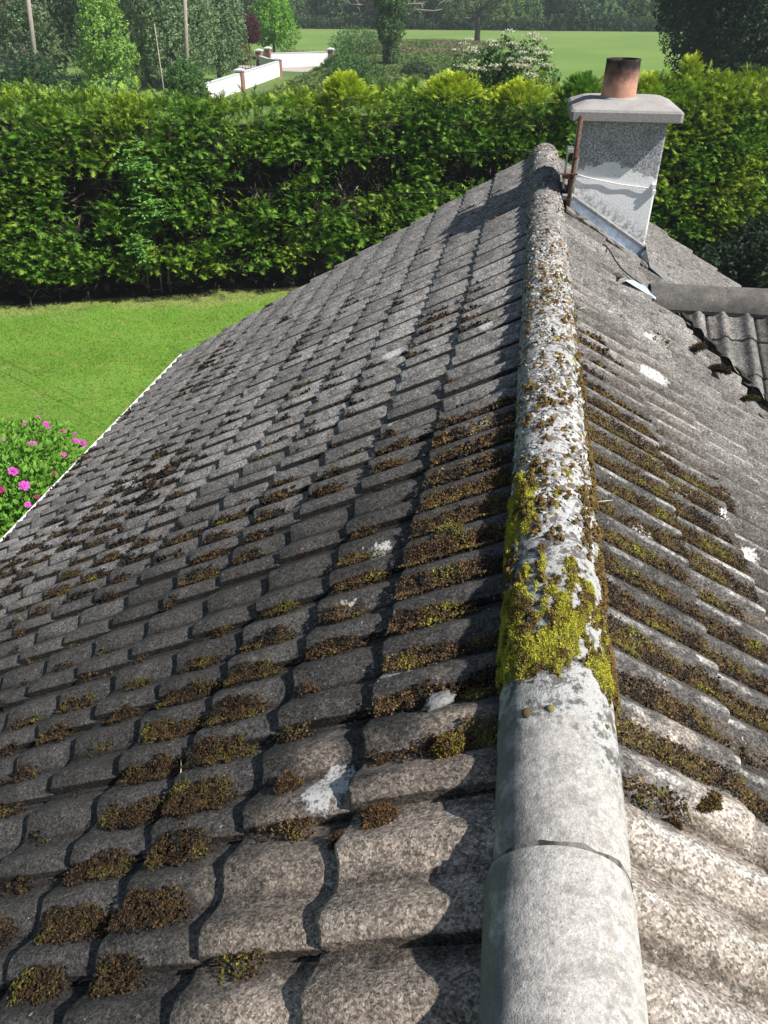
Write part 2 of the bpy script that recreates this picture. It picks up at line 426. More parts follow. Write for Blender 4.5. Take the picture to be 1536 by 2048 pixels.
# parts of the house sit in an Empty at (0, HY, 0): slopes already carry the inverse, so tiles use world coordinates
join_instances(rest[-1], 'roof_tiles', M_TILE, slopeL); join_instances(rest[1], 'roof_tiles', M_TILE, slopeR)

# ridge: half-round tiles 450 mm long bedded on mortar
def ridge_mesh(seed, L=.443, r0=.125, r1=.127, seg=22, rows=7, name='ridge_tile', wob=.0012):
    r = np.random.default_rng(seed); V = []; F = []
    ph = r.random(3) * 6
    for t in range(rows + 2):
        yy = np.clip((t - .5) / rows, 0, 1) * L if 0 < t < rows + 1 else (0 if t == 0 else L)
        for inner in (0,):
            for j in range(seg + 1):
                a = math.pi * j / seg; rr = r0 + (r1 - r0) * yy / L
                rr += wob * math.sin(3 * a + ph[0] + yy * 9) - (.004 if t in (0, rows + 1) else 0)
                V.append((-math.cos(a) * rr, yy, math.sin(a) * rr * .99))
    m = seg + 1
    F = [(i * m + j, i * m + j + 1, (i + 1) * m + j + 1, (i + 1) * m + j) for i in range(rows + 1) for j in range(m - 1)]
    b = len(V)                                   # inner shell edge rings give the tile its thickness
    for yy in (0, L):
        for j in range(m):
            a = math.pi * j / (m - 1); V.append((-math.cos(a) * (r0 - .018), yy, math.sin(a) * (r0 - .018)))
    for e, base in ((0, 0), (1, (rows + 1) * m)):
        for j in range(m - 1):
            q = (base + j, b + e * m + j, b + e * m + j + 1, base + j + 1); F.append(q if e == 0 else q[::-1])
    for j in (0, m - 1):                         # long edges
        V += [(V[j][0], 0, -.022), (V[j][0], L, -.022), (V[j][0] * .86, 0, -.022), (V[j][0] * .86, L, -.022)]; n = len(V)
        F += [(j, n - 4, n - 3, (rows + 1) * m + j), (n - 4, n - 2, n - 1, n - 3)]
    me = bpy.data.meshes.new(name); me.from_pydata(V, [], F); me.materials.append(M_RIDGE); me.update()
    me.polygons.foreach_set('use_smooth', [True] * len(F)); me.set_sharp_from_angle(angle=R_(50)); return me
ridge = empty('ridge', (0, HY, ZR), parent=None); ridge.parent = house; ridge.matrix_parent_inverse = Matrix.Translation((0, -HY, 0)); 
rmesh = [ridge_mesh(40 + i) for i in range(4)]
YJ = .777
def child_world(o, par, M):
    o.parent = par; o.matrix_parent_inverse = Matrix.Identity(4)
    o.matrix_basis = par_world(par).inverted() @ M
def par_world(p):
    m = p.matrix_parent_inverse @ p.matrix_basis if p.parent else p.matrix_basis.copy()
    return par_world(p.parent) @ m if p.parent else m
for k in range(-5, 16):
    y = YJ + .45 * k
    sc = 1.035 if k < 0 else 1
    Ly = 1.0 if y + .45 < YG else (YG + .02 - y) / .447
    if Ly < .1: continue
    M = Matrix.Translation(((jr.random() - .5) * .004, y, ZR + .003 + (jr.random() - .5) * .003)) @ Matrix.Rotation((jr.random() - .5) * .012, 4, 'Z') @ Matrix.Rotation((jr.random() - .5) * .008, 4, 'X') @ Matrix.Diagonal((sc, Ly, sc, 1))
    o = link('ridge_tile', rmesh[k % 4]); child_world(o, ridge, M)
mb = MB()
mb.box(-.113, .113, -1.2, YG + .015, ZR - .07, ZR + .001)
for k in range(-4, 16):
    y = YJ + .45 * k - .0015
    if y < YG:
        rw = [.1262 + .0022 * math.sin(j * 1.7 + k) for j in range(17)]
        ar = [(-math.cos(math.pi * j / 16) * q_, y2 + .003 * math.sin(j * 2.3 + k), ZR + math.sin(math.pi * j / 16) * q_) for y2, dq in ((y - .008, -.010), (y - .004, 0), (y + .006, 0), (y + .010, -.006)) for j in range(17) for q_ in (rw[j] + dq,)]
        mb.add(ar, [(i_ * 17 + j, i_ * 17 + j + 1, i_ * 17 + 18 + j, i_ * 17 + 17 + j) for i_ in range(3) for j in range(16)])
bed = mb.obj('mortar_bedding', M_MORTAR); child_world(bed, ridge, Matrix.Identity(4))
cap = MB().add([(-math.cos(math.pi * j / 16) * .108, YG + .01, ZR + math.sin(math.pi * j / 16) * .108) for j in range(17)], [tuple(range(16, -1, -1))]).obj('ridge_end_mortar', M_MORTAR); child_world(cap, ridge, Matrix.Identity(4))

# walls, fascia, gutter, verge
XW = SLEN * ca + XE - .35; ZE = ZR - SLEN * sa
mb = MB(); mb.box(-XW, XW, -1.0, YG - .12, 0, ZE + .05)
mb.add([(-XW, YG - .12, ZE + .05), (XW, YG - .12, ZE + .05), (0, YG - .12, ZR - .12), (-XW, YG - .35, ZE + .05), (XW, YG - .35, ZE + .05), (0, YG - .35, ZR - .12)],
       [(1, 0, 2), (3, 4, 5), (0, 1, 4, 3), (1, 2, 5, 4), (2, 0, 3, 5)])
hp(mb.obj('wall', M_WALL, house))
for side in (-1, 1):
    xe = side * (XE + SLEN * ca)
    mb = MB(); a, b = sorted((xe - side * .05, xe - side * .075)); mb.box(a, b, -1.1, YG - .03, ZE - .20, ZE - .045); hp(mb.obj('fascia_board', M_PVC, house))
    V = []; n = 10; xg = xe + side * .028
    for y in (-1.15, YG - .0):
        for rr in (.058, .054):
            for j in range(n + 1):
                q = math.pi * j / n; V.append((xg - math.cos(q) * rr, y, ZE - .028 - math.sin(q) * rr))
    m = n + 1; F = [(j, j + 1, 2 * m + j + 1, 2 * m + j) for j in range(n)] + [(m + j + 1, m + j, 3 * m + j, 3 * m + j + 1) for j in range(n)]
    F += [(0, 2 * m, 3 * m, m), (n, m + n, 3 * m + n, 2 * m + n)] + [(j, m + j, m + j + 1, j + 1) for j in range(n)] + [(2 * m + j, 2 * m + j + 1, 3 * m + j + 1, 3 * m + j) for j in range(n)]
    F += [tuple(3 * m + j for j in range(m))]
    hp(MB().add(V, F).obj('gutter', M_PVC, house))
    P = [roofP(side, s, YG - dy, n_) for s in (.02, SLEN - .02) for dy in (.0, .03) for n_ in (-.16, -.03)]
    hp(MB().add(P, [(0, 1, 5, 4), (2, 6, 7, 3), (0, 4, 6, 2), (1, 3, 7, 5), (0, 2, 3, 1), (4, 5, 7, 6)]).obj('verge_board', M_PVC, house))

# ------------------------------------------------------------------ lower roof that runs off to the right
M2 = R_(22.5); c2, s2 = math.cos(M2), math.sin(M2)
RY, RZ, RR = 5.14, 4.275, .115
YF = RY - RR; ZF = RZ - .012
low = empty('low_roof_slope', (1.0, RY, RZ)); low.parent = house; low.matrix_parent_inverse = Matrix.Translation((0, -HY, 0))
ltiles = [tile_mesh(60 + i, .036, 2.6, .36, .016, .31, M_LOW) for i in range(3)]
Ncut = Vector((ca * 0 - 0, 0, 0))
def cut_to_valley(me, M, name):
    import bmesh
    bm = bmesh.new(); bm.from_mesh(me); bm.transform(M)
    # keep only what lies above the main slope (lifted a little so a gap stays open), plan line of the valley
    p = Vector((.80 + .10, YF, 0)); d = Vector((1, -s2 / c2 * 0 - (sa / ca) / (s2 / c2), 0)).normalized(); nrm = Vector((-d.y, d.x, 0))
    if nrm.x < 0: nrm = -nrm
    bmesh.ops.bisect_plane(bm, geom=bm.verts[:] + bm.edges[:] + bm.faces[:], plane_co=p, plane_no=nrm, clear_inner=True)
    if not bm.faces: bm.free(); return None
    out = bpy.data.meshes.new(name); bm.to_mesh(out); bm.free(); out.materials.clear(); out.materials.append(M_LOW); return out
i = 0
for c in range(7):
    for k in range(7):
        s = -.05 + (.27 + (c - 1) * .31 if c else 0)
        s = c * .31 - .09
        x0 = .74 + k * .30 + .03
        D = Vector((0, -c2, -s2)); N = Vector((0, -s2, c2)); Yv = N.cross(D)
        M = Matrix((D, Yv, N)).transposed().to_4x4()
        M.translation = Vector((x0, YF - s * c2, ZF - s * s2 - .004)) + N * (jr.random() - .5) * .002
        if Yv.x < 0: M.translation.x += .30
        ctr = M @ Vector((.15, .15, 0))
        vx = .845 + (YF - ctr.y) * (s2 / c2) / (sa / ca)
        if ctr.x < vx - .25: continue
        me = ltiles[i % 3]; i += 1
        if ctr.x < vx + .4:
            me = cut_to_valley(me, M, 'roof_tile')
            if me is None: continue
            M = Matrix.Identity(4)
        o = link('roof_tile', me); child_world(o, low, M)
# felt bed under the lower tiles, both slopes
def lowP(x, s, n=0., back=1): return (x, RY - back * (RR + s * c2) - back * n * s2 * 1, ZF - s * s2 + n * c2)
kk = (s2 / c2) / (sa / ca)
for back in (1, -1):
    P = [lowP(.90, -.1, -.03, back), (3.1, *lowP(0, -.1, -.03, back)[1:]), (3.1, *lowP(0, 2.0, -.03, back)[1:]), (.90 + 2.1 * c2 * kk, *lowP(0, 2.0, -.03, back)[1:])]
    P2 = [(x, y, z - .05) for x, y, z in P]
    o = MB().add(P + P2, [(0, 1, 2, 3), (7, 6, 5, 4), (0, 4, 5, 1), (1, 5, 6, 2), (2, 6, 7, 3), (3, 7, 4, 0)]).obj('roof_underlay', M_UNDER); child_world(o, low, Matrix.Identity(4))
def low_ridge_material():
    g = NG('grey_ridge_concrete'); c = g.mix(g.rng(g.noise(9, 4), .35, .65), (.095, .09, .085), (.15, .142, .134))
    c = g.scale(c, g.rng(g.noise(120, 5, .9), .34, .66, .4, 1.6, False))
    c = g.mix(g.rng(g.noise(24, 4, .6), .67, .71), c, (.45, .19, .06)); c = g.mix(g.rng(g.noise(50, 3), .70, .74), c, (.03, .03, .03))
    c = g.mix(g.rng(g.noise(34, 3, .6, vec=g.scale(g.pos(), 1.7)), .71, .74), c, (.5, .5, .48))
    return g.done(c, .95, g.bump(g.noise(200, 3, .8), .6, .003))
M_LR = low_ridge_material()
lr = ridge_mesh(90, .47, .125, .125, 16, 6, 'ridge_tile', .001).copy(); lr.materials.clear(); lr.materials.append(M_LR)
for k in range(5):
    x = .715 + k * .475
    M = Matrix.Translation((x, RY, RZ)) @ Matrix.Rotation(-math.pi / 2, 4, 'Z') @ Matrix.Diagonal((1, 1, 1.0, 1))
    o = link('ridge_tile', lr); child_world(o, low, M)
mb = MB(); mb.box(.93, 3.1, YF + .012, RY + RR - .012, RZ - .08, RZ - .002)
for k in range(1, 5):
    x = .715 + k * .475 - .0025
    ar = [(x2, RY - math.cos(math.pi * j / 12) * .1205, RZ + math.sin(math.pi * j / 12) * .1195) for x2 in (x - .004, x + .005) for j in range(13)]
    mb.add(ar, [(j, j + 1, 14 + j, 13 + j) for j in range(12)])
o = mb.obj('mortar_bedding', M_MORTAR); child_world(o, low, Matrix.Identity(4))
# ragged mortar and lead of the valley
M_LEAD = simple('lead_sheet', (.36, .42, .50), .45, .3, 25, .5, .25, 60)
M_LEADD = simple('dull_lead', (.20, .205, .21), .6, .35, 30, .4, .15, 60)
def on_main(x, y, n=0.): return (x + n * sa, y, ZR - (x - XE) * sa / ca + n * ca)
V = []; F = []
for i in range(15):
    y = 5.16 - i * .13; xv = .80 + (YF - y) * kk
    V += [on_main(xv - .10, y, .004), on_main(xv + .02, y, -.018), (xv + .16, y, on_main(xv + .16, y)[2] + .02)]
for i in range(14):
    b = i * 3; F += [(b, b + 1, b + 4, b + 3), (b + 1, b + 2, b + 5, b + 4)]
o = MB().add(V, F).obj('valley_lead', M_LEADD); child_world(o, low, Matrix.Identity(4))
V = []; F = []; nn = 70
for i in range(nn + 1):
    t_ = i / nn; y = YF + .02 - t_ * 1.9; xv = .80 + .105 + (YF - y) * kk + .012 * math.sin(i * 1.9) + .010 * (jr.random() - .5)
    zl = ZF - (YF - y) * s2 / c2 + .004 + .006 * jr.random(); zm = on_main(xv - .03, y)[2] - .01
    V += [(xv - .030 - .02 * jr.random(), y, zm), (xv - .004, y, (zl + zm) / 2), (xv + .004, y, zl - .004), (xv + .05, y, zl - .02)]
for i in range(nn):
    b = i * 4; F += [(b + j, b + j + 4, b + j + 5, b + j + 1) for j in range(3)]
o = MB().add(V, F).obj('valley_mortar', simple('shade_dark_mossy_mortar', (.035, .032, .027), .98, .5, 40, .9)); child_world(o, low, Matrix.Identity(4))  # mossy mortar, its colour darkened further for the shaded valley gap
# pale lead saddle where the low ridge meets the slope
o = MB().add([on_main(.50, 4.93, .032), on_main(.72, 4.98, .034), on_main(.76, 5.22, .034), on_main(.56, 5.06, .033), on_main(.74, 5.08, .034)], [(0, 1, 4, 3), (3, 4, 2)]).obj('lead_saddle', simple('bright_lead', (.42, .50, .62), .5, .2, 30, .5, 0, 60)); child_world(o, low, Matrix.Identity(4))

# ------------------------------------------------------------------ chimney (part of the house)
def chimney_mat():
    g = NG('painted_chimney_render'); x, y, z = g.xyz()
    zb = g.math('ADD', z, g.rng(g.noise(13, 6, .75), .25, .75, -.055, .055, False))
    zb = g.math('ADD', zb, g.rng(g.math('ABSOLUTE', g.math('SUBTRACT', x, .42)), 0, .36, .0, .075))
    white = g.mix(g.rng(g.noise(9, 4), .3, .7), (.84, .85, .86), (.88, .885, .89))
    white = g.mix(g.math('MULTIPLY', g.rng(g.noise(75, 3, .7), .60, .66), g.rng(g.noise(6, 3), .40, .60)), white, (.22, .22, .23))
    low = g.math('SUBTRACT', z, g.math('SUBTRACT', 4.70, g.math('MULTIPLY', g.math('SUBTRACT', x, .187), .56)))
    grime = g.math('MULTIPLY', g.rng(low, .02, .20, 1, 0), g.rng(g.noise(24, 5, .8), .44, .58))
    white = g.mix(g.math('MULTIPLY', grime, .85), white, (.10, .10, .105))
    gm = g.rng(g.noise(72, 5, .85), .45, .57)
    gry = g.mix(gm, (.19, .197, .21), (.62, .63, .66))
    gry = g.mix(g.rng(g.noise(7, 4), .48, .68, 0, .5), gry, (.17, .173, .18))
    gry = g.mix(g.rng(g.noise(4, 5, .7, vec=g.scale(g.pos(), 1.9)), .55, .65, 0, .6), gry, (.55, .56, .58))
    col = g.mix(g.rng(zb, 4.955, 4.965, 0, 1), white, gry)
    nm = g.bump(g.noise(85, 4, .75), .55, .008)
    return g.done(col, .85, nm)
M_CH = chimney_mat()
M_CAP = simple('rough_cast_cap', (.30, .29, .28), .95, .38, 150, .9)
M_FLAUNCH = simple('flaunching_mortar', (.34, .325, .315), .95, .12, 12, .5, bscale=140)
chim = empty('chimney', (.4765, 6.28, 4.5)); chim.parent = house; chim.matrix_parent_inverse = Matrix.Translation((0, -HY, 0))
def cw(o, p=None): child_world(o, p or chim, Matrix.Identity(4)); return o
mb = MB()
nx, nz = 10, 14
body = MB().box(CHX0, CHX1, CHY0, CHY1, 4.15, 5.262).obj('stack', M_CH, bevel=.012); cw(body)
# cap slab
def slab():
    x0, x1, y0, y1 = .098, .848, 5.912, 6.64
    rings = [(0.012, 5.238), (0, 5.244), (0, 5.296), (.014, 5.31), (.10, 5.345), (.15, 5.352)]
    V = []; F = []
    for ins, z in rings:
        ch = .035 if z > 5.31 else .02
        a, b, c, d = x0 + ins, x1 - ins, y0 + ins, y1 - ins
        V += [(a + ch, c, z), (b - ch, c, z), (b, c + ch, z), (b, d - ch, z), (b - ch, d, z), (a + ch, d, z), (a, d - ch, z), (a, c + ch, z)]
    for r in range(len(rings) - 1):
        for j in range(8): F.append((r * 8 + j, r * 8 + (j + 1) % 8, (r + 1) * 8 + (j + 1) % 8, (r + 1) * 8 + j))
    F.append(tuple(range(7, -1, -1))); F.append(tuple((len(rings) - 1) * 8 + j for j in range(8)))
    return V, F
V, F = slab()
me = bpy.data.meshes.new('cap'); me.from_pydata(V, [], F); me.materials.append(M_CAP); me.materials.append(M_FLAUNCH); me.update()
for p in me.polygons: p.material_index = 1 if p.center.z > 5.31 else 0
cw(link('cap', me))
def pot_mat():
    g = NG('sooty_terracotta'); x, y, z = g.xyz()
    zd = g.math('ADD', z, g.rng(g.noise(11, 5, .7), .2, .8, -.05, .05))
    c = g.mix(g.rng(g.noise(18, 4), .3, .7), (.46, .235, .165), (.56, .31, .23))
    c = g.mix(g.rng(zd, 5.42, 5.53), c, (.13, .075, .065)); c = g.mix(g.rng(zd, 5.51, 5.575), c, (.028, .024, .024))
    c = g.mix(g.math('MULTIPLY', g.rng(g.noise(14, 4), .55, .65), g.rng(z, 5.48, 5.52)), c, (.20, .10, .085))
    c = g.mix(g.near((.37, 6.09, 5.49), .012, .4), c, (.02, .015, .015))
    return g.done(c, .8, g.bump(g.noise(60, 3), .2, .003))
V = []; F = []; n = 28
prof = [(.121, 5.33), (.1205, 5.36), (.118, 5.47), (.1155, 5.575), (.117, 5.583), (.116, 5.592), (.104, 5.592), (.101, 5.57), (.101, 5.34)]
for r_, z in prof:
    for j in range(n): V.append((.424 + r_ * math.cos(2 * math.pi * j / n), 6.21 + r_ * math.sin(2 * math.pi * j / n), z))
for i in range(len(prof) - 1):
    for j in range(n): F.append((i * n + j, i * n + (j + 1) % n, (i + 1) * n + (j + 1) % n, (i + 1) * n + j))
F.append(tuple((len(prof) - 1) * n + j for j in range(n)))
me = MB().add(V, F).mesh('chimney_pot', pot_mat(), True); me.set_sharp_from_angle(angle=R_(40)); cw(link('chimney_pot', me))
# mortar skirt round the pot
V = []; F = []
for r_, z in ((.135, 5.35), (.128, 5.362), (.119, 5.366)):
    for j in range(n): V.append((.424 + r_ * math.cos(2 * math.pi * j / n), 6.21 + r_ * math.sin(2 * math.pi * j / n), z + .002 * math.sin(5 * j)))
for i in range(2):
    for j in range(n): F.append((i * n + j, i * n + (j + 1) % n, (i + 1) * n + (j + 1) % n, (i + 1) * n + j))
cw(MB().add(V, F).obj('pot_bedding', M_FLAUNCH, smooth=True))
# lead upstand, gutter and mortar fillet on the front, and lead on the sides
def slope_strip(x0, x1, y0, y1, n0, n1, lift=0, seg=8, wob=.0, seed=0):
    r = np.random.default_rng(seed); V = []
    for i in range(seg + 1):
        x = x0 + (x1 - x0) * i / seg; w = (r.random() - .5) * wob
        b = on_main(x, 0)[2]
        V += [(x, y0 + w, b + n0 - .02), (x, y0 + w, b + n0), (x, y1, b + n1), (x, y1, b + n1 - .02)]
    F = []
    for i in range(seg):
        for j in range(4):
            a_ = i * 4 + j; b_ = i * 4 + (j + 1) % 4; F.append((a_, b_, b_ + 4, a_ + 4))
    F += [(3, 2, 1, 0), tuple(seg * 4 + j for j in range(4))]
    return MB().add(V, F)
cw(slope_strip(.165, .768, 5.978, 5.997, .112, .125).obj('lead_upstand', M_LEADD))
V = []
mb = MB()
for i in range(9):
    x = .165 + .603 * i / 8; b = on_main(x, 0)[2]
    V += [(x, 5.979, b + .112), (x, 5.979, b + .02), (x, 5.90, b + .012), (x, 5.895, b + .03)]
F = [(i * 4 + j, i * 4 + j + 1, i * 4 + j + 5, i * 4 + j + 4) for i in range(8) for j in range(3)]
cw(MB().add(V, F).obj('lead_flashing', M_LEAD))
cw(slope_strip(.15, .47, 5.835, 5.905, .03, .045, wob=.02, seed=3).obj('mortar_fillet', M_MORTAR))
cw(slope_strip(.47, .79, 5.80, 5.88, .026, .036, wob=.02, seed=4).obj('mortar_fillet', M_MORTAR))
b = on_main(.79, 0)[2]
cw(MB().add([(.768, 5.90, b + .13), (.80, 5.86, b + .045), (.80, 6.0, b + .05), (.768, 6.0, b + .14), (.74, 5.90, b + .10), (.745, 5.90, b + .03)], [(0, 1, 2, 3), (0, 4, 5, 1)]).obj('lead_flap', M_LEAD))
cw(MB().add([on_main(.79, 5.82, .03), on_main(.93, 5.74, .028), on_main(.95, 6.02, .028), on_main(.80, 6.02, .03)], [(0, 1, 2, 3)]).obj('lead_apron', M_LEADD))
for (a0, a1) in ((CHY0 - .02, CHY1 + .03),):
    for x, dx in ((CHX0 - .012, -1), (CHX1 + .012, 1)):
        b = on_main(x, 0)[2]; cw(MB().add([(x, a0, b - .05), (x, a1, b - .05), (x, a1, b + .12), (x, a0, b + .12), (x - dx * .014, a0, b + .12), (x - dx * .014, a1, b + .12)], [(0, 1, 2, 3), (3, 2, 5, 4)]).obj('lead_side', M_LEADD))
# painted cable and its clips across the white face
M_WPAINT = simple('white_painted_cable', (.78, .79, .80), .5, .05)
pts = [(.20 + .56 * t, 5.990 - .004 * math.sin(t * 9) ** 2, 4.885 - .075 * t - .012 * math.sin(t * math.pi)) for t in np.linspace(0, 1, 16)]
cw(MB().tube(pts, .0045, 6).obj('cable', M_WPAINT, smooth=True))
cw(MB().box(.735, .762, 5.972, 6.0, 4.815, 4.84).obj('cable_clip', M_WPAINT)); cw(MB().box(.742, .768, 5.972, 6.0, 4.775, 4.80).obj('cable_clip', M_WPAINT))

# pole strapped to the chimney corner
M_RUST = simple('rusty_steel', (.135, .07, .05), .75, .5, 40, .4, .3, 200)
M_GALV = simple('grey_steel_bracket', (.50, .51, .52), .5, .2, 30, 0, .6)
pole = empty('mast_pole', (.157, 5.895, 4.63), 0, 'thin rusty pole clamped to the left corner of the white chimney', 'pole')
PX, PY = .168, 5.895
def pw(o): child_world(o, pole, Matrix.Identity(4)); return o
pw(MB().tube([(PX - .010, PY, 4.625), (PX - .003, PY, 4.9), (PX + .004, PY, 5.275)], .0155, 14).obj('tube', M_RUST, smooth=True))
for z in (5.02, 4.905, 4.865, 4.735):
    x = PX - .006 + (z - 4.6) * .015
    pw(MB().tube([(x - .022, PY, z), (x - .018, PY - .016, z), (x, PY - .022, z + .001), (x + .018, PY - .016, z), (x + .024, PY + .03, z)], .0035, 6).obj('clamp', M_RUST, smooth=True))
pw(MB().box(PX - .062, PX - .020, PY - .02, PY + .10, 5.045, 5.075).obj('bracket', M_GALV, bevel=.003))
pw(MB().box(PX - .060, PX - .05, PY + .02, PY + .11, 4.80, 5.045).box(PX - .012, PX + .03, PY + .07, PY + .10, 4.80, 5.06).obj('bracket_plate', M_GALV, bevel=.002))
pw(MB().box(PX - .075, PX - .018, PY - .022, PY + .015, 4.875, 4.900).box(PX - .09, PX + .03, PY - .028, PY - .018, 4.905, 4.915).obj('hinge_block', M_RUST, bevel=.003))
pw(MB().box(PX - .055, PX + .02, PY + .02, PY + .10, 4.725, 4.755).obj('bracket', M_GALV, bevel=.003))

# stiff black wire lying over the tiles below the chimney
M_BLACK = simple('black_cable_sheath', (.012, .012, .012), .5, .1)
def wp(px, py, n):
    u = (px - 768) / FPX; v = (py - 1024) / FPX; d = FW + RT * u - UP * v
    N = np.array([sa, 0, ca]); P0 = np.array([XE, 0, ZR]) + N * n
    t = ((P0 - CP) @ N) / (d @ N); return tuple(CP + d * t)
wire = MB().tube([wp(x, y, n) for x, y, n in [(1205, 488, .02), (1213, 493, .04), (1222, 505, .05), (1230, 520, .045), (1242, 536, .04), (1255, 548, .035), (1270, 559, .04), (1281, 567, .035), (1284, 575, .02)]], .0045, 7).obj('loose_wire', M_BLACK, smooth=True)
meta(wire, 'stiff black wire lying loose on the tiles just below the white chimney', 'wire')
# dark loose stone/mortar lumps
def lump(name, loc, r, mat, label, cat, seed=0, sc=(1, 1, .6), group=None):
    import bmesh
    bm = bmesh.new(); bmesh.ops.create_icosphere(bm, subdivisions=3, radius=r)
    co = np.array([v.co[:] for v in bm.verts]); d = unit(co)
    k = 1 + .9 * (fbm(d[:, 0] * 3 + 5, d[:, 1] * 3, d[:, 2] * 3 + seed, seed=seed) - .5) * 2
    for v, c_, q in zip(bm.verts, co, k): v.co = Vector(c_ * q) * 1.0; v.co.x *= sc[0]; v.co.y *= sc[1]; v.co.z *= sc[2]
    me = bpy.data.meshes.new(name); bm.to_mesh(me); bm.free(); me.materials.append(mat); me.polygons.foreach_set('use_smooth', [True] * len(me.polygons))
    o = link(name, me); o.location = loc; return meta(o, label, cat, group)
M_STONE = simple('lichened_mortar_lump', (.20, .205, .21), .95, .5, 60, .9)
o = lump('mortar_lump', tuple(roofP(-1, .155, 1.215, .020)), .024, M_STONE, 'pale lichened lump of mortar sitting in the moss left of the bright green ridge moss', 'mortar lump', 3, (1.5, .8, .7)); o.rotation_euler = (0, -.4, .5)
lump('mortar_lump', wp(1232, 552, .02), .03, simple('dark_lump', (.08, .075, .07), .95, .4, 60, .6), 'dark grey lump on the tiles beside the loose black wire', 'mortar lump', 9, (1.3, .8, .6))

M_STRAW = simple('dry_straw', (.50, .42, .28), .8, .2)
def straw(px, py, dx, dy, side, label):
    def q(px, py, n):
        u = (px - 768) / FPX; v = (py - 1024) / FPX; d = FW + RT * u - UP * v; N = np.array([side * sa, 0, ca]); P0 = np.array([side * XE, 0, ZR]) + N * n
        return tuple(CP + d * (((P0 - CP) @ N) / (d @ N)))
    meta(MB().tube([q(px, py, .022), q(px + dx * .5 + 2, py + dy * .5, .034), q(px + dx, py + dy, .024)], .0016, 5).obj('dry_straw', M_STRAW, None, True), label, 'straw')
straw(362, 1520, -4, 42, -1, 'pale dry straw standing in the moss of the lower left tiles')
straw(1188, 1004, 38, -4, 1, 'pale dry straw lying against the right side of the ridge')
# ------------------------------------------------------------------ moss
def tile_h(side, s, Y):
    """height of the tile surface over the roof plane, trough 0..1, place along the course 0..1"""
    yl = (Y - Y0) % PIT
    yl = np.where(side > 0, yl, PIT - yl)
    c = np.where(s < S1, (s + .02) / (S1 + .02), ((s - S1) % GA) / GA)
    return wave(yl) + .024 * c, (wave(yl) / WA + .5), c
BR = [(.125, .070, .034), (.160, .092, .040), (.090, .055, .030), (.19, .12, .05), (.060, .040, .026)]
OL = [(.16, .135, .035), (.20, .165, .04), (.13, .105, .03)]
DK = [(.035, .028, .020), (.050, .038, .024), (.026, .022, .016)]
GN = [(.44, .43, .05), (.54, .51, .06), (.34, .36, .04), (.58, .54, .10)]
crumbT = np.array([(1, 0, 0), (-.5, .87, 0), (-.5, -.87, 0), (.1, 0, 1.0), (-.15, .1, .2)], float)
crumbF = [np.array([(0, 1, 3), (1, 2, 3), (2, 0, 3)])]
tuftT = np.array([(.25, 0, 0), (-.2, .2, 0), (.75, .35, 1.0), (-.2, -.25, 0), (.2, .25, 0), (-.85, .3, .9), (.0, .25, 0), (.1, -.25, 0), (.2, -.85, .95)], float)
tuftF = [np.array([(0, 1, 2), (3, 4, 5), (6, 7, 8)])]
def moss_points(side, y0, y1, s0, s1, sp, seed):
    r = np.random.default_rng(seed); n = int((y1 - y0) * (s1 - s0) / sp ** 2)
    return r.random(n) * (s1 - s0) + s0, r.random(n) * (y1 - y0) + y0, r
parts = []
def moss_side(side, y0, y1, s0, s1, sp, size, seed, wfun, colmix):
    s, Y, r = moss_points(side, y0, y1, s0, s1, sp, seed)
    h, t, c = tile_h(side, s, Y)
    n = .55 * fbm(s * 9 + seed, Y * 9, seed=3) + .3 * fbm(s * 30, Y * 30, seed=8) + .15 * r.random(len(s))
    m = n + .60 * (fbm(s * 2.1 + seed, Y * 2.6, seed=77, oct=3) - .5) * 2 + wfun(s, Y, t, c) - .815; k = m > 0
    s, Y, h, m, t = s[k], Y[k], h[k], m[k], t[k]
    N = np.array([side * sa, 0, ca]); lift = np.minimum(m * .17, .014) * (.35 + 1.25 * fbm(s * 42, Y * 42, seed=4, oct=2))
    P = roofP(side, s, Y, 0) + N * (h + lift)[:, None]
    cn = fbm(s * 14, Y * 14, seed=21) + (r.random(len(s)) - .5) * .35
    col = np.where((cn > colmix[1])[:, None], pick(OL, len(s), .25, r), pick(BR, len(s), .25, r))
    col = np.where((cn < colmix[0])[:, None], pick(DK, len(s), .25, r), col)
    col = np.where((cn > colmix[2])[:, None], pick(GN, len(s), .2, r) * .55, col)
    if side < 0: col = col * (1 - .50 * np.clip((s - .35) / .5, 0, 1))[:, None]
    col = col * (.72 + .28 * np.clip(m * 8, 0, 1))[:, None]
    Z = N + (r.random((len(s), 3)) - .5) * 1.5; X = r.random((len(s), 3)) - .5
    sz = size * (.7 + .8 * r.random(len(s)))
    half = r.random(len(s)) < .5
    for msk, T, F_ in ((half, crumbT, crumbF), (~half, tuftT, tuftF)):
        if msk.any(): parts.append(scatter(T, F_, P[msk], X[msk], Z[msk], sz[msk], col[msk]))
    return len(s)
def bell(x, a, b, c, d): return np.clip((x - a) / (b - a), 0, 1) * np.clip((d - x) / (d - c), 0, 1)
def wL(s, Y, t, c):
    tr = np.clip(1.1 - t * 1.25, 0, 1)
    a = .44 * bell(Y, 1.02, 1.3, 2.0, 3.4) * np.clip(1 - s / .45, 0, 1)
    b = .33 * bell(Y, .2, 1.1, 1.9, 3.4) * np.clip(1 - s / 2.6, 0, 1) * np.clip(c * 1.2 - .05, 0, 1)
    near = (Y < 1.06) * (s < .42) * .6
    first = s < S1; lim = np.where(first, 0, .30 * (1 - bell(c, .15, .45, .80, .97)))
    return .30 * tr + a * (.55 + tr * .5) + b * (.30 + .75 * tr) - near - lim - .12 * (t > .7) - .09 - .15 * (c > .95)
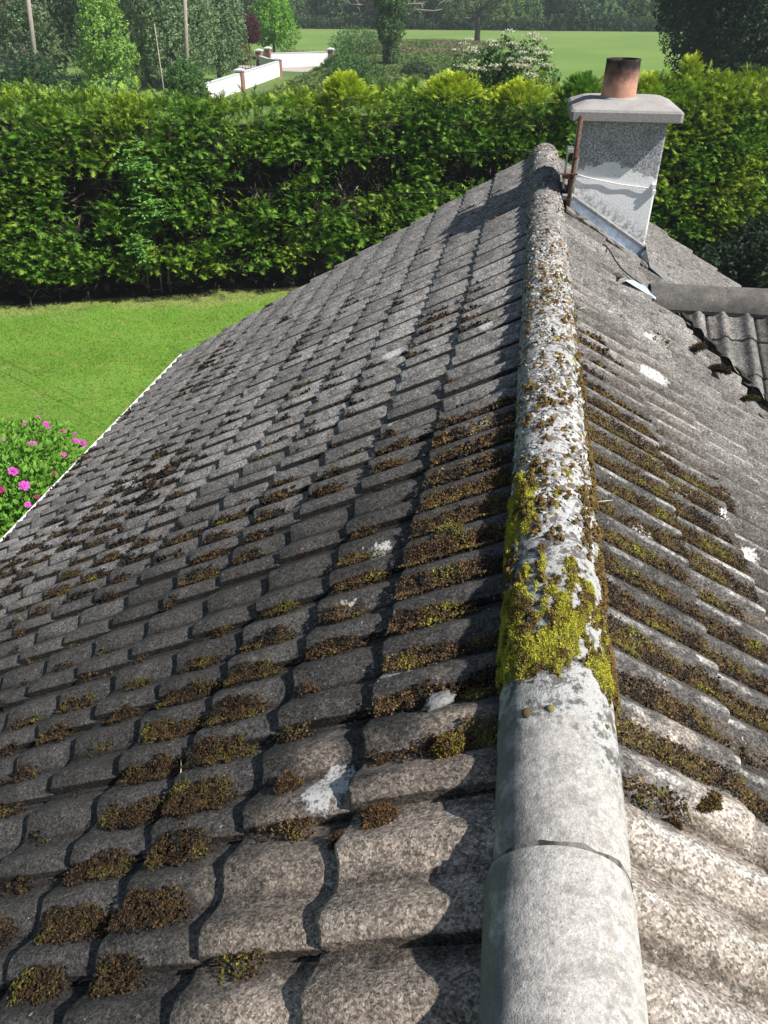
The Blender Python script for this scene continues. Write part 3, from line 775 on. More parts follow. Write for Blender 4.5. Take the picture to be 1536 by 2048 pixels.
def wF(s, Y, t, c):
    tr = np.clip(1.15 - t * 1.5, 0, 1)
    return .42 * tr * np.clip(c * 1.6 - .35, 0, 1) - .155 + .06 * bell(Y, 2.5, 3, 4.5, 6) - .03 * np.clip(Y - 4.5, 0, 3)
def wR(s, Y, t, c):
    tr = np.clip(1.25 - t * 1.35, 0, 1)
    a = .62 * bell(Y, .96, 1.15, 2.5, 4.6) * np.clip(1.15 - s / (.25 + .5 * np.clip(3.6 - Y, .2, 3)), 0, 1)
    return a * (.2 + .9 * tr) + .13 * tr - .15 - .10 * (t > .8) - (Y < .95) * .08
n1 = moss_side(-1, .3, 2.2, 0, 1.5, .0036, .0036, 11, wL, (.36, .66, .80))
n2 = moss_side(-1, .5, 3.6, 0, 3.4, .0070, .0060, 12, lambda s, Y, t, c: wL(s, Y, t, c) - ((Y < 2.2) & (s < 1.5)) * 9, (.38, .68, .82))
n3 = moss_side(-1, 2.6, 7.8, 0, SLEN, .0125, .011, 13, wF, (.55, .82, .92))
n4 = moss_side(1, .35, 3.0, 0, 1.0, .0040, .0038, 14, wR, (.37, .60, .84))
n5 = moss_side(1, 2.9, 5.0, 0, 1.2, .009, .008, 15, wR, (.45, .70, .88))
# cushions along the ridge edge joints on the right
V, F, Cc = merge(parts)
moss = link('roof_moss', npmesh('roof_moss', V, F, M_MOSS, False, Cc)); meta(moss, 'brown and olive moss growing in the troughs of the roof tiles', 'moss', kind='stuff')
# ridge: bright green moss mat, brown mats, then thousands of small cushions
parts = []
r = np.random.default_rng(77)
def ridge_pts(n, y0, y1, a0=0., a1=math.pi): return r.random(n) * (y1 - y0) + y0, r.random(n) * (a1 - a0) + a0
def ridgeP(a, Y, d): return np.stack([-np.cos(a) * (.125 + d), Y, ZR + .003 + np.sin(a) * (.125 + d)], -1)
def green_field(a, Y):
    n = fbm(a * 3.2 + 3, Y * 9, seed=31); f = fbm(a * 10, Y * 28, seed=32)
    m = n * .65 + f * .35
    big = bell(Y, 1.14, 1.22, 1.46, 1.62) * .30 + bell(Y, 1.14, 1.2, 1.3, 1.4) * .10 * np.clip(1.9 - a, 0, 1)
    l2 = bell(Y, 1.6, 1.72, 1.95, 2.12) * np.clip(1.55 - a, 0, 1) * .35
    return m + np.maximum(big * np.clip(2.75 - a, 0, 1) ** .5, l2) - .70
Y, a = ridge_pts(95000, 1.10, 2.15); m = green_field(a, Y); k = m > 0; Y, a, m = Y[k], a[k], m[k]
N = np.stack([-np.cos(a), 0 * a, np.sin(a)], -1)
lift = np.minimum(m * .09, .009) * (.5 + 1.0 * fbm(a * 16, Y * 60, seed=5))
P = ridgeP(a, Y, lift)
cn = fbm(a * 5, Y * 18, seed=40) + (r.random(len(a)) - .5) * .3
col = np.where((cn > .43)[:, None], pick(GN, len(a), .25, r), pick(OL + BR, len(a), .2, r) * 1.25)
parts.append(scatter(tuftT, tuftF, P, r.random((len(a), 3)) - .5, N + (r.random((len(a), 3)) - .5) * 1.1, .0046 * (.6 + .8 * r.random(len(a))), col * .8, col * 1.25, np.array([0, 0, 1, 0, 0, 1, 0, 0, 1.])))
# brown/olive mats
Y, a = ridge_pts(90000, 1.15, 4.0); n = .6 * fbm(a * 4 + 9, Y * 13, seed=51) + .4 * fbm(a * 14, Y * 45, seed=52) - .07
edge = np.clip((a - 2.35) / .7, 0, 1) * .16 * bell(Y, .95, 1.1, 2.4, 3.6) + .07 * bell(Y, 1.5, 1.62, 1.75, 2.0) + .02 * bell(Y, 1.2, 1.4, 2.4, 3.4)
m = n + edge - .60; k = (m > 0) & (green_field(a, Y) < .02); Y, a, m = Y[k], a[k], m[k]
N = np.stack([-np.cos(a), 0 * a, np.sin(a)], -1); P = ridgeP(a, Y, np.minimum(m * .14, .010))
col = pick([(.15, .09, .03), (.19, .12, .04), (.12, .09, .03), (.17, .14, .035), (.13, .07, .03)], len(a), .25, r)
parts.append(scatter(crumbT, crumbF, P, r.random((len(a), 3)) - .5, N + (r.random((len(a), 3)) - .5) * 1.2, .0055 * (.6 + .9 * r.random(len(a))), col))
V, F, Cc = merge(parts)
rm = link('ridge_moss', npmesh('ridge_moss', V, F, M_MOSS, False, Cc)); meta(rm, 'bright yellow-green and brown moss mat covering the middle of the ridge', 'moss', kind='stuff')
# domed cushions and lichen shells
import bmesh
bm = bmesh.new(); bmesh.ops.create_icosphere(bm, subdivisions=2, radius=1); 
dT = np.array([v.co[:] for v in bm.verts]); dF = np.array([[v.index for v in f.verts] for f in bm.faces]); bm.free()
keep = dT[:, 2] > -.35; mp = -np.ones(len(dT), int); mp[keep] = np.arange(keep.sum()); fk = keep[dF].all(1); dF = mp[dF[fk]]; dT = dT[keep]
parts = []
def cushions(n, y0, y1, size, cols, flat, seed, thr=.46, tip=1.3, nz=11):
    rr = np.random.default_rng(seed); Y = rr.random(n) * (y1 - y0) + y0; a = rr.random(n) * 2.9 + .12
    k = fbm(a * 3.5, Y * nz, seed=seed) > thr; Y, a = Y[k], a[k]
    N = np.stack([-np.cos(a), -.25 + 0 * a, np.sin(a)], -1); P = ridgeP(a, Y, -.001)
    sz = size * (.45 + 1.0 * rr.random(len(a)) ** 1.6)
    sz3 = np.stack([sz * (.8 + .5 * rr.random(len(a))), sz * (.8 + .5 * rr.random(len(a))), sz * flat], -1)
    c_ = pick(cols, len(a), .25, rr)
    T = dT * (1 + .12 * (rr.random(dT.shape) - .5))
    parts.append(scatter(T, [dF], P, rr.random((len(a), 3)) - .5, N, sz3, c_, c_ * tip, np.clip(T[:, 2], 0, 1)))
cushions(1500, 1.9, 4.6, .0080, BR[:4] + OL + [(.16, .09, .035), (.19, .13, .05)], .6, 61, .50)
cushions(900, 4.2, 7.8, .010, BR + [(.15, .13, .11), (.20, .18, .15)], .5, 62, .5)
cushions(6500, 1.7, 4.6, .0072, [(.40, .40, .39), (.47, .47, .46), (.32, .31, .30), (.20, .19, .18), (.12, .11, .10)], .38, 63, .40, 1.15)
cushions(2600, 4.4, 7.8, .0085, [(.30, .29, .28), (.40, .39, .38), (.22, .21, .2), (.16, .15, .14)], .35, 65, .40, 1.15)
cushions(26, 1.06, 1.5, .0085, [(.12, .11, .03), (.10, .07, .03)], .5, 64, .3)
V, F, Cc = merge(parts)
cu = link('ridge_cushion_moss', npmesh('ridge_cushion_moss', V, F, foliage('cushion_moss', .05, .95), True, Cc)); meta(cu, 'small moss cushions and white lichen scales crusting the far part of the ridge', 'moss and lichen', kind='stuff')
# single larger moss clumps on the clean near tiles
M_CL = None
def clump(P, N, size, seed, label, cols=BR + DK, flat=.7, n=900):
    rr = np.random.default_rng(seed); d = unit(rr.normal(size=(n, 3))); d = d[d[:, 2] > -.2]
    k = 1 + .5 * (fbm(d[:, 0] * 3 + seed, d[:, 1] * 3, d[:, 2] * 3, seed=seed) - .5) * 2
    q = d * k[:, None] * np.array([1, .8, flat]) * size * (.75 + .25 * rr.random((len(d), 1)))
    V, F, cc = scatter(tuftT, tuftF, q, rr.random((len(q), 3)) - .5, d + (rr.random((len(q), 3)) - .5), .0052 * (.7 + .7 * rr.random(len(q))), pick(cols, len(q), .3, rr))
    b = (dT * np.array([.9, .72, flat * .85]) * size * .9)
    V2 = b; c3 = np.tile(np.array([DK[0]]), (len(b), 1))
    V, F, cc = merge([(V, F, cc), (V2, [dF], c3)])
    o = link('moss_clump', npmesh('moss_clump', V, F, M_MOSS, False, cc)); o.location = tuple(P); o.rotation_euler = (0, math.atan2(N[0], N[2]), rr.random() * 3)
    meta(o, label, 'moss clump')
def cl(px, py, size, seed, label, side=1, **k):
    if side > 0: P = wp(px, py, k.pop('off', .004)); N = (sa, 0, ca)
    else:
        u = (px - 768) / FPX; v = (py - 1024) / FPX; d = FW + RT * u - UP * v; N = np.array([-sa, 0, ca]); P0 = np.array([-XE, 0, ZR]) + N * .004
        t = ((P0 - CP) @ N) / (d @ N); P = CP + d * t
    clump(P, N, size, seed, label, **k)
cl(1347, 1652, .0165, 1, 'small dark round moss clump alone on the pale tile right of the ridge')
cl(1492, 1740, .021, 2, 'larger dark moss clump near the right edge of the picture on a pale tile')
cl(1505, 1785, .014, 3, 'dark moss crumb just below the larger clump near the right edge of the picture')
cl(1400, 1600, .05, 4, 'wide brown moss clump with green top on the pale tile right of the ridge', cols=BR + OL, flat=.4, n=3500)
cl(757, 1650, .045, 5, 'brown moss clump overhanging the first course edge, nearest the camera left of the ridge', side=-1, cols=BR, flat=.5, n=3000)
cl(680, 1690, .028, 6, 'dark moss clump in the shadow gap under the first course of tiles', side=-1, cols=BR + DK, n=1500)
cl(765, 1525, .024, 7, 'small brown moss clump standing alone on a dark tile left of the ridge', side=-1, n=1500)
cl(580, 1585, .042, 8, 'brown moss cushion touching the largest white lichen patch', side=-1, flat=.4, n=2800)
cl(900, 1500, .040, 9, 'brown moss heap with yellow fronds beside the ridge where the clean tiles begin', side=-1, cols=BR + [(.28, .22, .02), (.25, .25, .03)], n=2600)
cl(1212, 1538, .014, 10, 'round olive moss cushion on the right flank of the ridge below the green moss', cols=OL, n=700)
# valley moss heaps on the low roof
cl(1395, 700, .055, 20, 'upper dark moss heap filling the valley of the low roof', cols=DK + BR[:1], n=1800, off=.05)
cl(1440, 742, .075, 21, 'biggest dark moss heap in the valley of the low roof', cols=DK + BR[:1], n=2800, flat=.5, off=.05)
cl(1500, 800, .06, 22, 'lower dark moss heap in the valley of the low roof by the picture edge', cols=DK + OL[:1], n=2000, flat=.5, off=.05)
# ------------------------------------------------------------------ ground, lawn, field
def ground_mat(name, c1, c2, c3, sc=.25, fine=8, sheen=None):
    g = NG(name); col = g.mix(g.rng(g.noise(sc, 4), .35, .65), c1, c2); col = g.mix(g.rng(g.noise(sc * 5, 5, .7), .5, .72, 0, .8), col, c3)
    col = g.scale(col, g.rng(g.noise(fine, 5, .75), .25, .75, .72, 1.28, False))
    return g.done(col, .95, g.bump(g.noise(fine * 3, 4), .6, .03))
def sheet(name, P, mat, z=0., thick=0):
    if thick:
        n = len(P); V = [(x, y, z) for x, y in P] + [(x, y, z - thick) for x, y in P]
        F = [tuple(range(n)), tuple(range(2 * n - 1, n - 1, -1))] + [(i, i + n, (i + 1) % n + n, (i + 1) % n) for i in range(n)]
    else: V = [(x, y, z) for x, y in P]; F = [tuple(range(len(P)))]
    o = MB().add(V, F).obj(name, mat); o['kind'] = 'structure'; return o
sheet('ground', [(-900, -300), (900, -300), (900, 920), (-900, 920)], ground_mat('rough_pasture', (.085, .15, .035), (.12, .17, .05), (.16, .16, .07), .06, 2), 0)
def HYL(X): return .37 * (X + 11.1) + 15.15        # foot of the hedge face
def lawn_mat():
    g = NG('mown_lawn'); x, y, z = g.xyz()
    col = g.mix(g.rng(g.noise(.45, 4), .35, .65), (.115, .235, .025), (.15, .29, .04))
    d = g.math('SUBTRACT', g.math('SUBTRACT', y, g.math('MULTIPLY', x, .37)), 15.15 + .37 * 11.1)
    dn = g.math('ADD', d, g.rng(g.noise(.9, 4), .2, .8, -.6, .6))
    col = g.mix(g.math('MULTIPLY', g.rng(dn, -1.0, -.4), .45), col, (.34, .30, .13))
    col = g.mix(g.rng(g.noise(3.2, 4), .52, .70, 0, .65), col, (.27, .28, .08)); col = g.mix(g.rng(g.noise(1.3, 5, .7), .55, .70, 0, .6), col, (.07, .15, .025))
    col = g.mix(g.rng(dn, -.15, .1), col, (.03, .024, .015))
    col = g.scale(col, g.rng(g.noise(26, 5, .8), .25, .75, .6, 1.4, False))
    return g.done(col, .95, g.bump(g.noise(60, 4), .8, .02))
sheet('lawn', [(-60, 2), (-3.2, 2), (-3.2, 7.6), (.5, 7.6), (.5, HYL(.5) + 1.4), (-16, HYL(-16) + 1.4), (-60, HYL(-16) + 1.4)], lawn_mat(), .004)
def field_mat():
    g = NG('field_grass'); x, y, z = g.xyz()
    col = g.mix(g.rng(g.noise(.06, 3), .35, .65), (.125, .215, .045), (.165, .255, .06)); col = g.mix(g.rng(g.noise(.5, 5, .7), .50, .75, 0, .35), col, (.15, .24, .07))
    col = g.mix(g.rng(y, 110, 140, 0, .4), col, (.19, .27, .085))
    return g.done(col, .95, g.bump(g.noise(2.5, 4), .5, .06))
sheet('field', [(-8, 46), (60, 46), (60, 142), (-55, 142), (-50, 100), (-17, 84), (-10, 62)], field_mat(), .006)
sheet('front_garden_lawn', [(-60, 40), (-20.2, 40), (-20.2, 66), (-23.2, 70.6), (-60, 70.6)], ground_mat('garden_grass', (.12, .20, .04), (.15, .24, .05), (.18, .22, .07), .4, 6), .008)
sheet('driveway', [(-26, 70.9), (-22.9, 70.9), (-18, 69.5), (-18, 74.6), (-26, 74.6)], simple('pale_gravel', (.42, .38, .34), .95, .2, 10), .012)
sheet('shade_dark_ground', [(.5, 7.6), (14, 7.6), (14, HYL(14) + 3), (.5, HYL(.5) + 1.4)], simple('painted_yard_shade', (.014, .012, .010), .95, .3, 6), .006)  # near-black sheet: the yard's shade is painted into the ground colour
sheet('gravel_yard', [(4.5, 23.0), (16, 25), (16, 31), (4.0, 29)], simple('yard_gravel', (.40, .36, .32), .95, .3, 14), .010)
# distant low hills
V = []; F = []
for i in range(61):
    x = -900 + 30 * i; h = 16 + 14 * float(fbm(np.array([x / 160.]), np.array([3.]), seed=4)[0])
    V += [(x, 620, -2), (x, 700, h), (x, 900, h * 1.1)]
for i in range(60):
    b = i * 3; F += [(b, b + 3, b + 4, b + 1), (b + 1, b + 4, b + 5, b + 2)]
o = MB().add(V, F).obj('hills', ground_mat('hill_green', (.06, .10, .05), (.10, .14, .06), (.05, .08, .04), .01, .1), smooth=True); o['kind'] = 'structure'

# grass blades on the lawn
M_LEAF = foliage('leaves', .30, .6); M_GRASS = foliage('grass_blades', .35, .7)
r = np.random.default_rng(3); n = 150000
X = -14 + r.random(n) * 13; Yq = 5.5 + r.random(n) * 12.5
dd = Yq - HYL(X); k = (dd < .05) & (Yq > 5.6) & ~((X > -4.2) & (Yq < 8)); X, Yq, dd = X[k], Yq[k], dd[k]
bl = np.array([(-.1, 0, 0), (.1, 0, 0), (0, .25, 1.0)]); bf = [np.array([(0, 1, 2)])]
P = np.stack([X, Yq, 0 * X + .003], -1); up = np.tile([0, 0, 1.], (len(P), 1)) + (r.random((len(P), 3)) - .5) * 1.3; up[:, 2] = np.abs(up[:, 2])
cc = pick([(.16, .31, .03), (.20, .36, .045), (.13, .27, .025), (.25, .37, .07)], len(P), .22, r)
cc = cc * (.62 + .76 * fbm(X * 1.1, Yq * 1.1, seed=19))[:, None]; cc[:, 0] *= .75 + .5 * fbm(X * .6, Yq * .6, seed=29)
dry = np.clip((dd + .95 + (fbm(X * .9, Yq * .9, seed=9) - .5) * 2) / .8, 0, 1)[:, None] * .5 + (fbm(X * 2.2, Yq * 2.2, seed=6) > .62)[:, None] * .35
cc = cc * (1 - np.clip(dry, 0, 1)) + np.array([.34, .33, .12]) * np.clip(dry, 0, 1)
V, F, Cc = scatter(bl, bf, P, r.random((len(P), 3)) - .5, up, .035 + .035 * r.random(len(P)), cc * .8, cc * 1.1, np.array([0, 0, 1.]))
meta(link('grass', npmesh('grass', V, F, M_GRASS, False, Cc)), 'short sunlit lawn grass between the hedge and the roof', kind='stuff')

# ------------------------------------------------------------------ conifer hedge
def frond(seed, n=11):
    rr = np.random.default_rng(seed); V = []; F = []
    def tri(p, q, w):
        p = np.array(p); q = np.array(q); d = q - p; s_ = np.array([-d[1], d[0], 0]); s_ = s_ / np.linalg.norm(s_) * w
        b = len(V); V.extend([p - s_ * .5, p + s_ * .5, q]); F.append((b, b + 1, b + 2))
    tri((0, 0, 0), (1.1, 0, -.05), .09)
    for i in range(n):
        t = .12 + .78 * i / (n - 1); sgn = 1 if i % 2 else -1; L = (.52 - .34 * t) * (.7 + .5 * rr.random())
        tri((t, 0, -.03), (t + L * .75, sgn * L * .75, -.03 + (rr.random() - .6) * .26), .095)
    return np.array(V, float), [np.array(F)]
FR = [frond(i) for i in range(5)]
M_HEDGE = foliage('cypress_foliage', .22, .6); M_TWIG = simple('dead_brown_twigs', (.16, .125, .105), .95, .4, 30)
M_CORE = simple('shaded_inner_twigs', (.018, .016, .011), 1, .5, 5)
hd = np.array([1, .37, 0]) / math.hypot(1, .37); hn = np.array([hd[1], -hd[0], 0])     # along, outwards to the lawn
def hedge_pt(u, z, out): return np.stack([-11.1 + u * hd[0] + out * hn[0], 15.15 + u * hd[1] + out * hn[1], z + 0 * u], -1)
def top_h(u): return 3.93 + .22 * (vnoise(u * .5, u * 0, seed=5) - .5) + .16 * (vnoise(u * 2.1, u * 0, seed=6) - .5) - .10 * np.exp(-((u - 4.9) / 1.5) ** 2)
def hedge(u0, u1, seed, name, label, cols, tips, gold, depth=1.7, patches=True, cat='hedge', foot=.4, dens=1.):
    rr = np.random.default_rng(seed); root = empty(name, tuple(hedge_pt(np.array((u0 + u1) / 2), 0., -.8)), 0, label, cat)
    W_ = np.array(root.location); parts = []; tw = []
    nC = int((u1 - u0) * 4.1 * 15 * dens)
    u = u0 + rr.random(nC) * (u1 - u0); z = foot + .1 + rr.random(nC) ** .85 * (top_h(u) - foot - .1)
    dn = fbm(u * .55 + 40, z * .8, seed=2, oct=3)
    hole = .16 * np.exp(-((z - 2.55) / .55) ** 2) if patches else 0
    keep = (dn - hole + .40 * np.clip((z - 2.8) / .8, 0, 1) - .26 * np.clip((1.1 - z) / .7, 0, 1)) > .37
    u, z = u[keep], z[keep]
    bulge = .55 * (fbm(u * .7, z * .9, seed=8, oct=3) - .5) + .12 * np.sin(z * 1.0) - .35 * np.clip((z - 3.5) / .6, 0, 1) ** 2
    m = 34
    cu = np.repeat(u, m) + rr.normal(size=len(u) * m) * .17; cz = np.repeat(z, m) + rr.normal(size=len(u) * m) * .085
    co = np.repeat(bulge, m) + .05 + np.abs(rr.normal(size=len(cu))) * .13 - .22 * rr.random(len(cu)) - .35 * np.abs(cz - np.repeat(z, m))
    cz = np.clip(cz, foot - .1, None)
    P = hedge_pt(cu, cz, co)
    a = rr.normal(size=len(P)) * .55
    Xd = hn[None] * 1. + hd[None] * (a * 1.5)[:, None] + np.array([0, 0, 1.])[None] * (.30 + .6 * rr.normal(size=len(P)))[:, None]
    Zd = np.array([0, 0, 1.])[None] + rr.normal(size=(len(P), 3)) * .35
    # top surface
    nT = int((u1 - u0) * depth * 200 * dens)
    tu = u0 + rr.random(nT) * (u1 - u0); to = -rr.random(nT) * depth + .1; tz = top_h(tu) + .10 * (fbm(tu * 1.6, to * 1.6, seed=3) - .5) * 2 + .05 * rr.normal(size=nT) - .42 * np.clip((to + .6) / .7, 0, 1) ** 2
    tz += np.where(rr.random(nT) < .16, rr.random(nT) * .22, 0)
    PT = hedge_pt(tu, tz, to)
    XT = hn[None] * (.55 + .5 * rr.normal(size=nT))[:, None] + hd[None] * rr.normal(size=nT)[:, None] * .7 + np.array([0, 0, 1.])[None] * (.45 + .35 * rr.random(nT))[:, None]
    ZT = np.array([0, 0, 1.])[None] + rr.normal(size=(nT, 3)) * .5
    # back face, thinner
    nB = int((u1 - u0) * 4 * 28); bu = u0 + rr.random(nB) * (u1 - u0); bz = foot + rr.random(nB) * (top_h(bu) - foot)
    PB = hedge_pt(bu, bz, -depth - .1 - .2 * rr.random(nB)); XB = -hn[None] + hd[None] * rr.normal(size=nB)[:, None] * .5 + np.array([0, 0, .3])[None]
    ZB = np.array([0, 0, 1.])[None] + rr.normal(size=(nB, 3)) * .4
    P = np.concatenate([P, PT, PB]); Xd = np.concatenate([Xd, XT, XB]); Zd = np.concatenate([Zd, ZT, ZB]); uu = np.concatenate([cu, tu, bu])
    base = pick(cols, len(P), .25, rr); tip = pick(tips, len(P), .22, rr)
    gm = np.clip(gold(uu, P[:, 2]) + 1.3 * (fbm(uu * 1.0, P[:, 2] * 1.6, seed=13) - .5) + .25 * (rr.random(len(P)) - .5), 0, 1)[:, None]
    tip = tip * (1 - gm) + pick([(.52, .62, .03), (.42, .56, .03), (.62, .64, .04)], len(P), .15, rr) * gm; base = base * (1 - gm * .6) + np.array([.14, .19, .02]) * gm * .6
    sz = .20 * (.35 + 1.2 * rr.random(len(P)) ** 1.3)
    w = rr.integers(0, 5, len(P))
    for i, (T, F_) in enumerate(FR):
        q = w == i; tw_ = np.clip(T[:, 0] * 1.1 - .1, 0, 1)
        parts.append(scatter(T, F_, P[q] - W_, Xd[q], Zd[q], sz[q], base[q], tip[q], tw_))
    V, F, Cc = merge(parts); o = link('foliage', npmesh('foliage', V, F, M_HEDGE, False, Cc), root); o['kind'] = 'stuff'
    # core with ragged front, twigs and stems
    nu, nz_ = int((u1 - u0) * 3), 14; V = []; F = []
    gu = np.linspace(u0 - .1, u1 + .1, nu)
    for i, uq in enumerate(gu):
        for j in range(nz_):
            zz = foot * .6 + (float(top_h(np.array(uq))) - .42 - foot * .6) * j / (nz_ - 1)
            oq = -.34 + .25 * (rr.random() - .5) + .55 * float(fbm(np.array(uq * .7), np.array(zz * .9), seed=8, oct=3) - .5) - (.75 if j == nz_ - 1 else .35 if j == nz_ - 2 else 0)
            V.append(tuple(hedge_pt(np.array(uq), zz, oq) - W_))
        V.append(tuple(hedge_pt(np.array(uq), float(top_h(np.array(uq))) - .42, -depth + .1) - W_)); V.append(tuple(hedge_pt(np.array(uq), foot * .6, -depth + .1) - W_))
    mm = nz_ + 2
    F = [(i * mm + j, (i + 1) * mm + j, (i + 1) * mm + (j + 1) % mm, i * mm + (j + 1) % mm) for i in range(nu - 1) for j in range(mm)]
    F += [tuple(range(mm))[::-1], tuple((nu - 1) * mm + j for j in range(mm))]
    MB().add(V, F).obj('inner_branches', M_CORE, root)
    nW = int((u1 - u0) * 170); wu = u0 + rr.random(nW) * (u1 - u0); wz = .15 + rr.random(nW) * 3.0
    Pw = hedge_pt(wu, wz, -.30 + .25 * rr.random(nW) + .45 * (fbm(wu * .7, wz * .9, seed=8, oct=3) - .5)) - W_
    Tt = np.array([(0, -.012, 0), (0, .012, 0), (.55, 0, .1), (.5, .02, .02), (.55, 0, .1), (1, .2, -.05), (.3, 0, 0), (.32, .02, .03), (.75, -.3, .2), (.6, 0, 0), (.6, .015, .02), (.95, -.12, .3)], float)
    Tf = [np.array([(0, 1, 2), (3, 4, 5), (6, 7, 8), (9, 10, 11)])]
    V, F, cc = scatter(Tt, Tf, Pw, hn[None] * .7 + rr.normal(size=(nW, 3)) * .7, rr.normal(size=(nW, 3)), .16 + .28 * rr.random(nW), np.tile([[.10, .08, .06]], (nW, 1)))
    o = link('dead_twigs', npmesh('dead_twigs', V, F, M_TWIG, False, cc), root); o['kind'] = 'stuff'
    for i, uq in enumerate(np.arange(u0 + .5, u1, .95)):
        b = hedge_pt(np.array(uq), 0., -.75) - W_; MB().tube([tuple(b - np.array([0, 0, .05])), tuple(b + np.array([.05, .02, 1.2])), tuple(b + np.array([-.04, .03, 3.2]))], [.075, .06, .03], 7).obj('stem', M_TWIG, root, True)
    return root
GC = [(.030, .085, .014), (.040, .105, .018), (.024, .065, .012)]; GT = [(.17, .37, .03), (.22, .43, .045), (.12, .28, .025), (.32, .50, .06)]
hedge(-3.5, 10.2, 21, 'cypress_hedge', 'tall dark green cypress hedge closing the far side of the lawn', GC, GT,
      lambda u, z: np.clip((z - 3.3) / .8, 0, 1) * (.34 + .25 * np.clip((u - 8) / 3, 0, 1) + .8 * np.exp(-((u - 7.3) / .5) ** 2)))
hedge(10.2, 13.35, 22, 'cypress_hedge', 'cypress hedge stretch with yellow tips along its top, just left of the chimney', GC, GT,
      lambda u, z: np.clip((z - 3.5) / .6, 0, 1) * .85)
hedge(13.35, 18.9, 23, 'golden_cypress', 'yellow-green golden cypress hedge seen right of the white chimney', [(.035, .09, .015), (.025, .07, .013)], [(.17, .38, .03), (.25, .46, .03)],
      lambda u, z: -.02 + .55 * np.clip((z - 1.8) / 2.0, 0, 1) + 1.2 * (vnoise(u * 1.1, z * 1.3, seed=71) - .5), patches=False, dens=1.2)

# tall leading shoots of golden cypress beside the chimney
def plume(px, py_top, Yd, h, rad, seed, cols, tips, label, name='cypress_shoot', cat='conifer', n=420, fs=.20):
    rr = np.random.default_rng(seed); u = (px - 768) / FPX; v = (py_top - 1024) / FPX; d = FW + RT * u - UP * v; t = Yd / d[1]; top = CP + d * t
    z = rr.random(n) ** .8; rad_z = rad * (1 - z) ** .8 + .03; an = rr.random(n) * 2 * math.pi
    P = np.stack([np.cos(an) * rad_z * (.4 + .6 * rr.random(n)), np.sin(an) * rad_z * (.4 + .6 * rr.random(n)), z * h - .1], -1)
    Xd = np.stack([np.cos(an), np.sin(an), .5 + .9 * z], -1) + rr.normal(size=(n, 3)) * .25
    T, F_ = FR[seed % 5]
    V, F, cc = scatter(T, F_, P, Xd, np.array([0, 0, 1.]) + rr.normal(size=(n, 3)) * .4, fs * (.6 + .8 * rr.random(n)), pick(cols, n, .2, rr), pick(tips, n, .2, rr), np.clip(T[:, 0], 0, 1))
    root = empty(name, (top[0], top[1], 0), 0, label, cat, 'leading shoots above the hedge')
    V = V + np.array([0, 0, top[2] - h]); o = link('foliage', npmesh('foliage', V, F, M_HEDGE, False, cc), root); o['kind'] = 'stuff'
    MB().tube([(0, 0, top[2] - h - .3), (0, 0, top[2] - .1)], [.03, .008], 6).obj('stem', M_TWIG, root)
YT = [(.56, .66, .04), (.62, .66, .05), (.46, .60, .04)]; YC = [(.16, .26, .03)]
plume(1385, 112, 21.2, 1.5, .55, 1, YC, YT, 'tallest yellow cypress shoot right of the chimney pot')
plume(1300, 150, 20.8, .9, .45, 2, YC, YT, 'yellow cypress shoot touching the right side of the chimney pot')
plume(1165, 152, 19.5, .5, .55, 4, GC, GT, 'dark green cypress shoot left of the chimney pot', n=500)
plume(905, 150, 18.6, .35, .8, 5, YC, YT, 'yellow cypress shoot below the white-flowered elder')
plume(1045, 166, 19.1, .3, .7, 6, YC, YT, 'yellow cypress shoot under the right side of the elder')
plume(690, 150, 17.9, .3, .5, 7, YC, YT, 'small bright yellow cypress shoot on the green hedge')
plume(1500, 140, 24.0, 3.6, 1.5, 10, GC, [(.15, .23, .06), (.11, .19, .05)], 'loose grey-green conifer behind the right end of the golden cypress', n=2600, fs=.25)

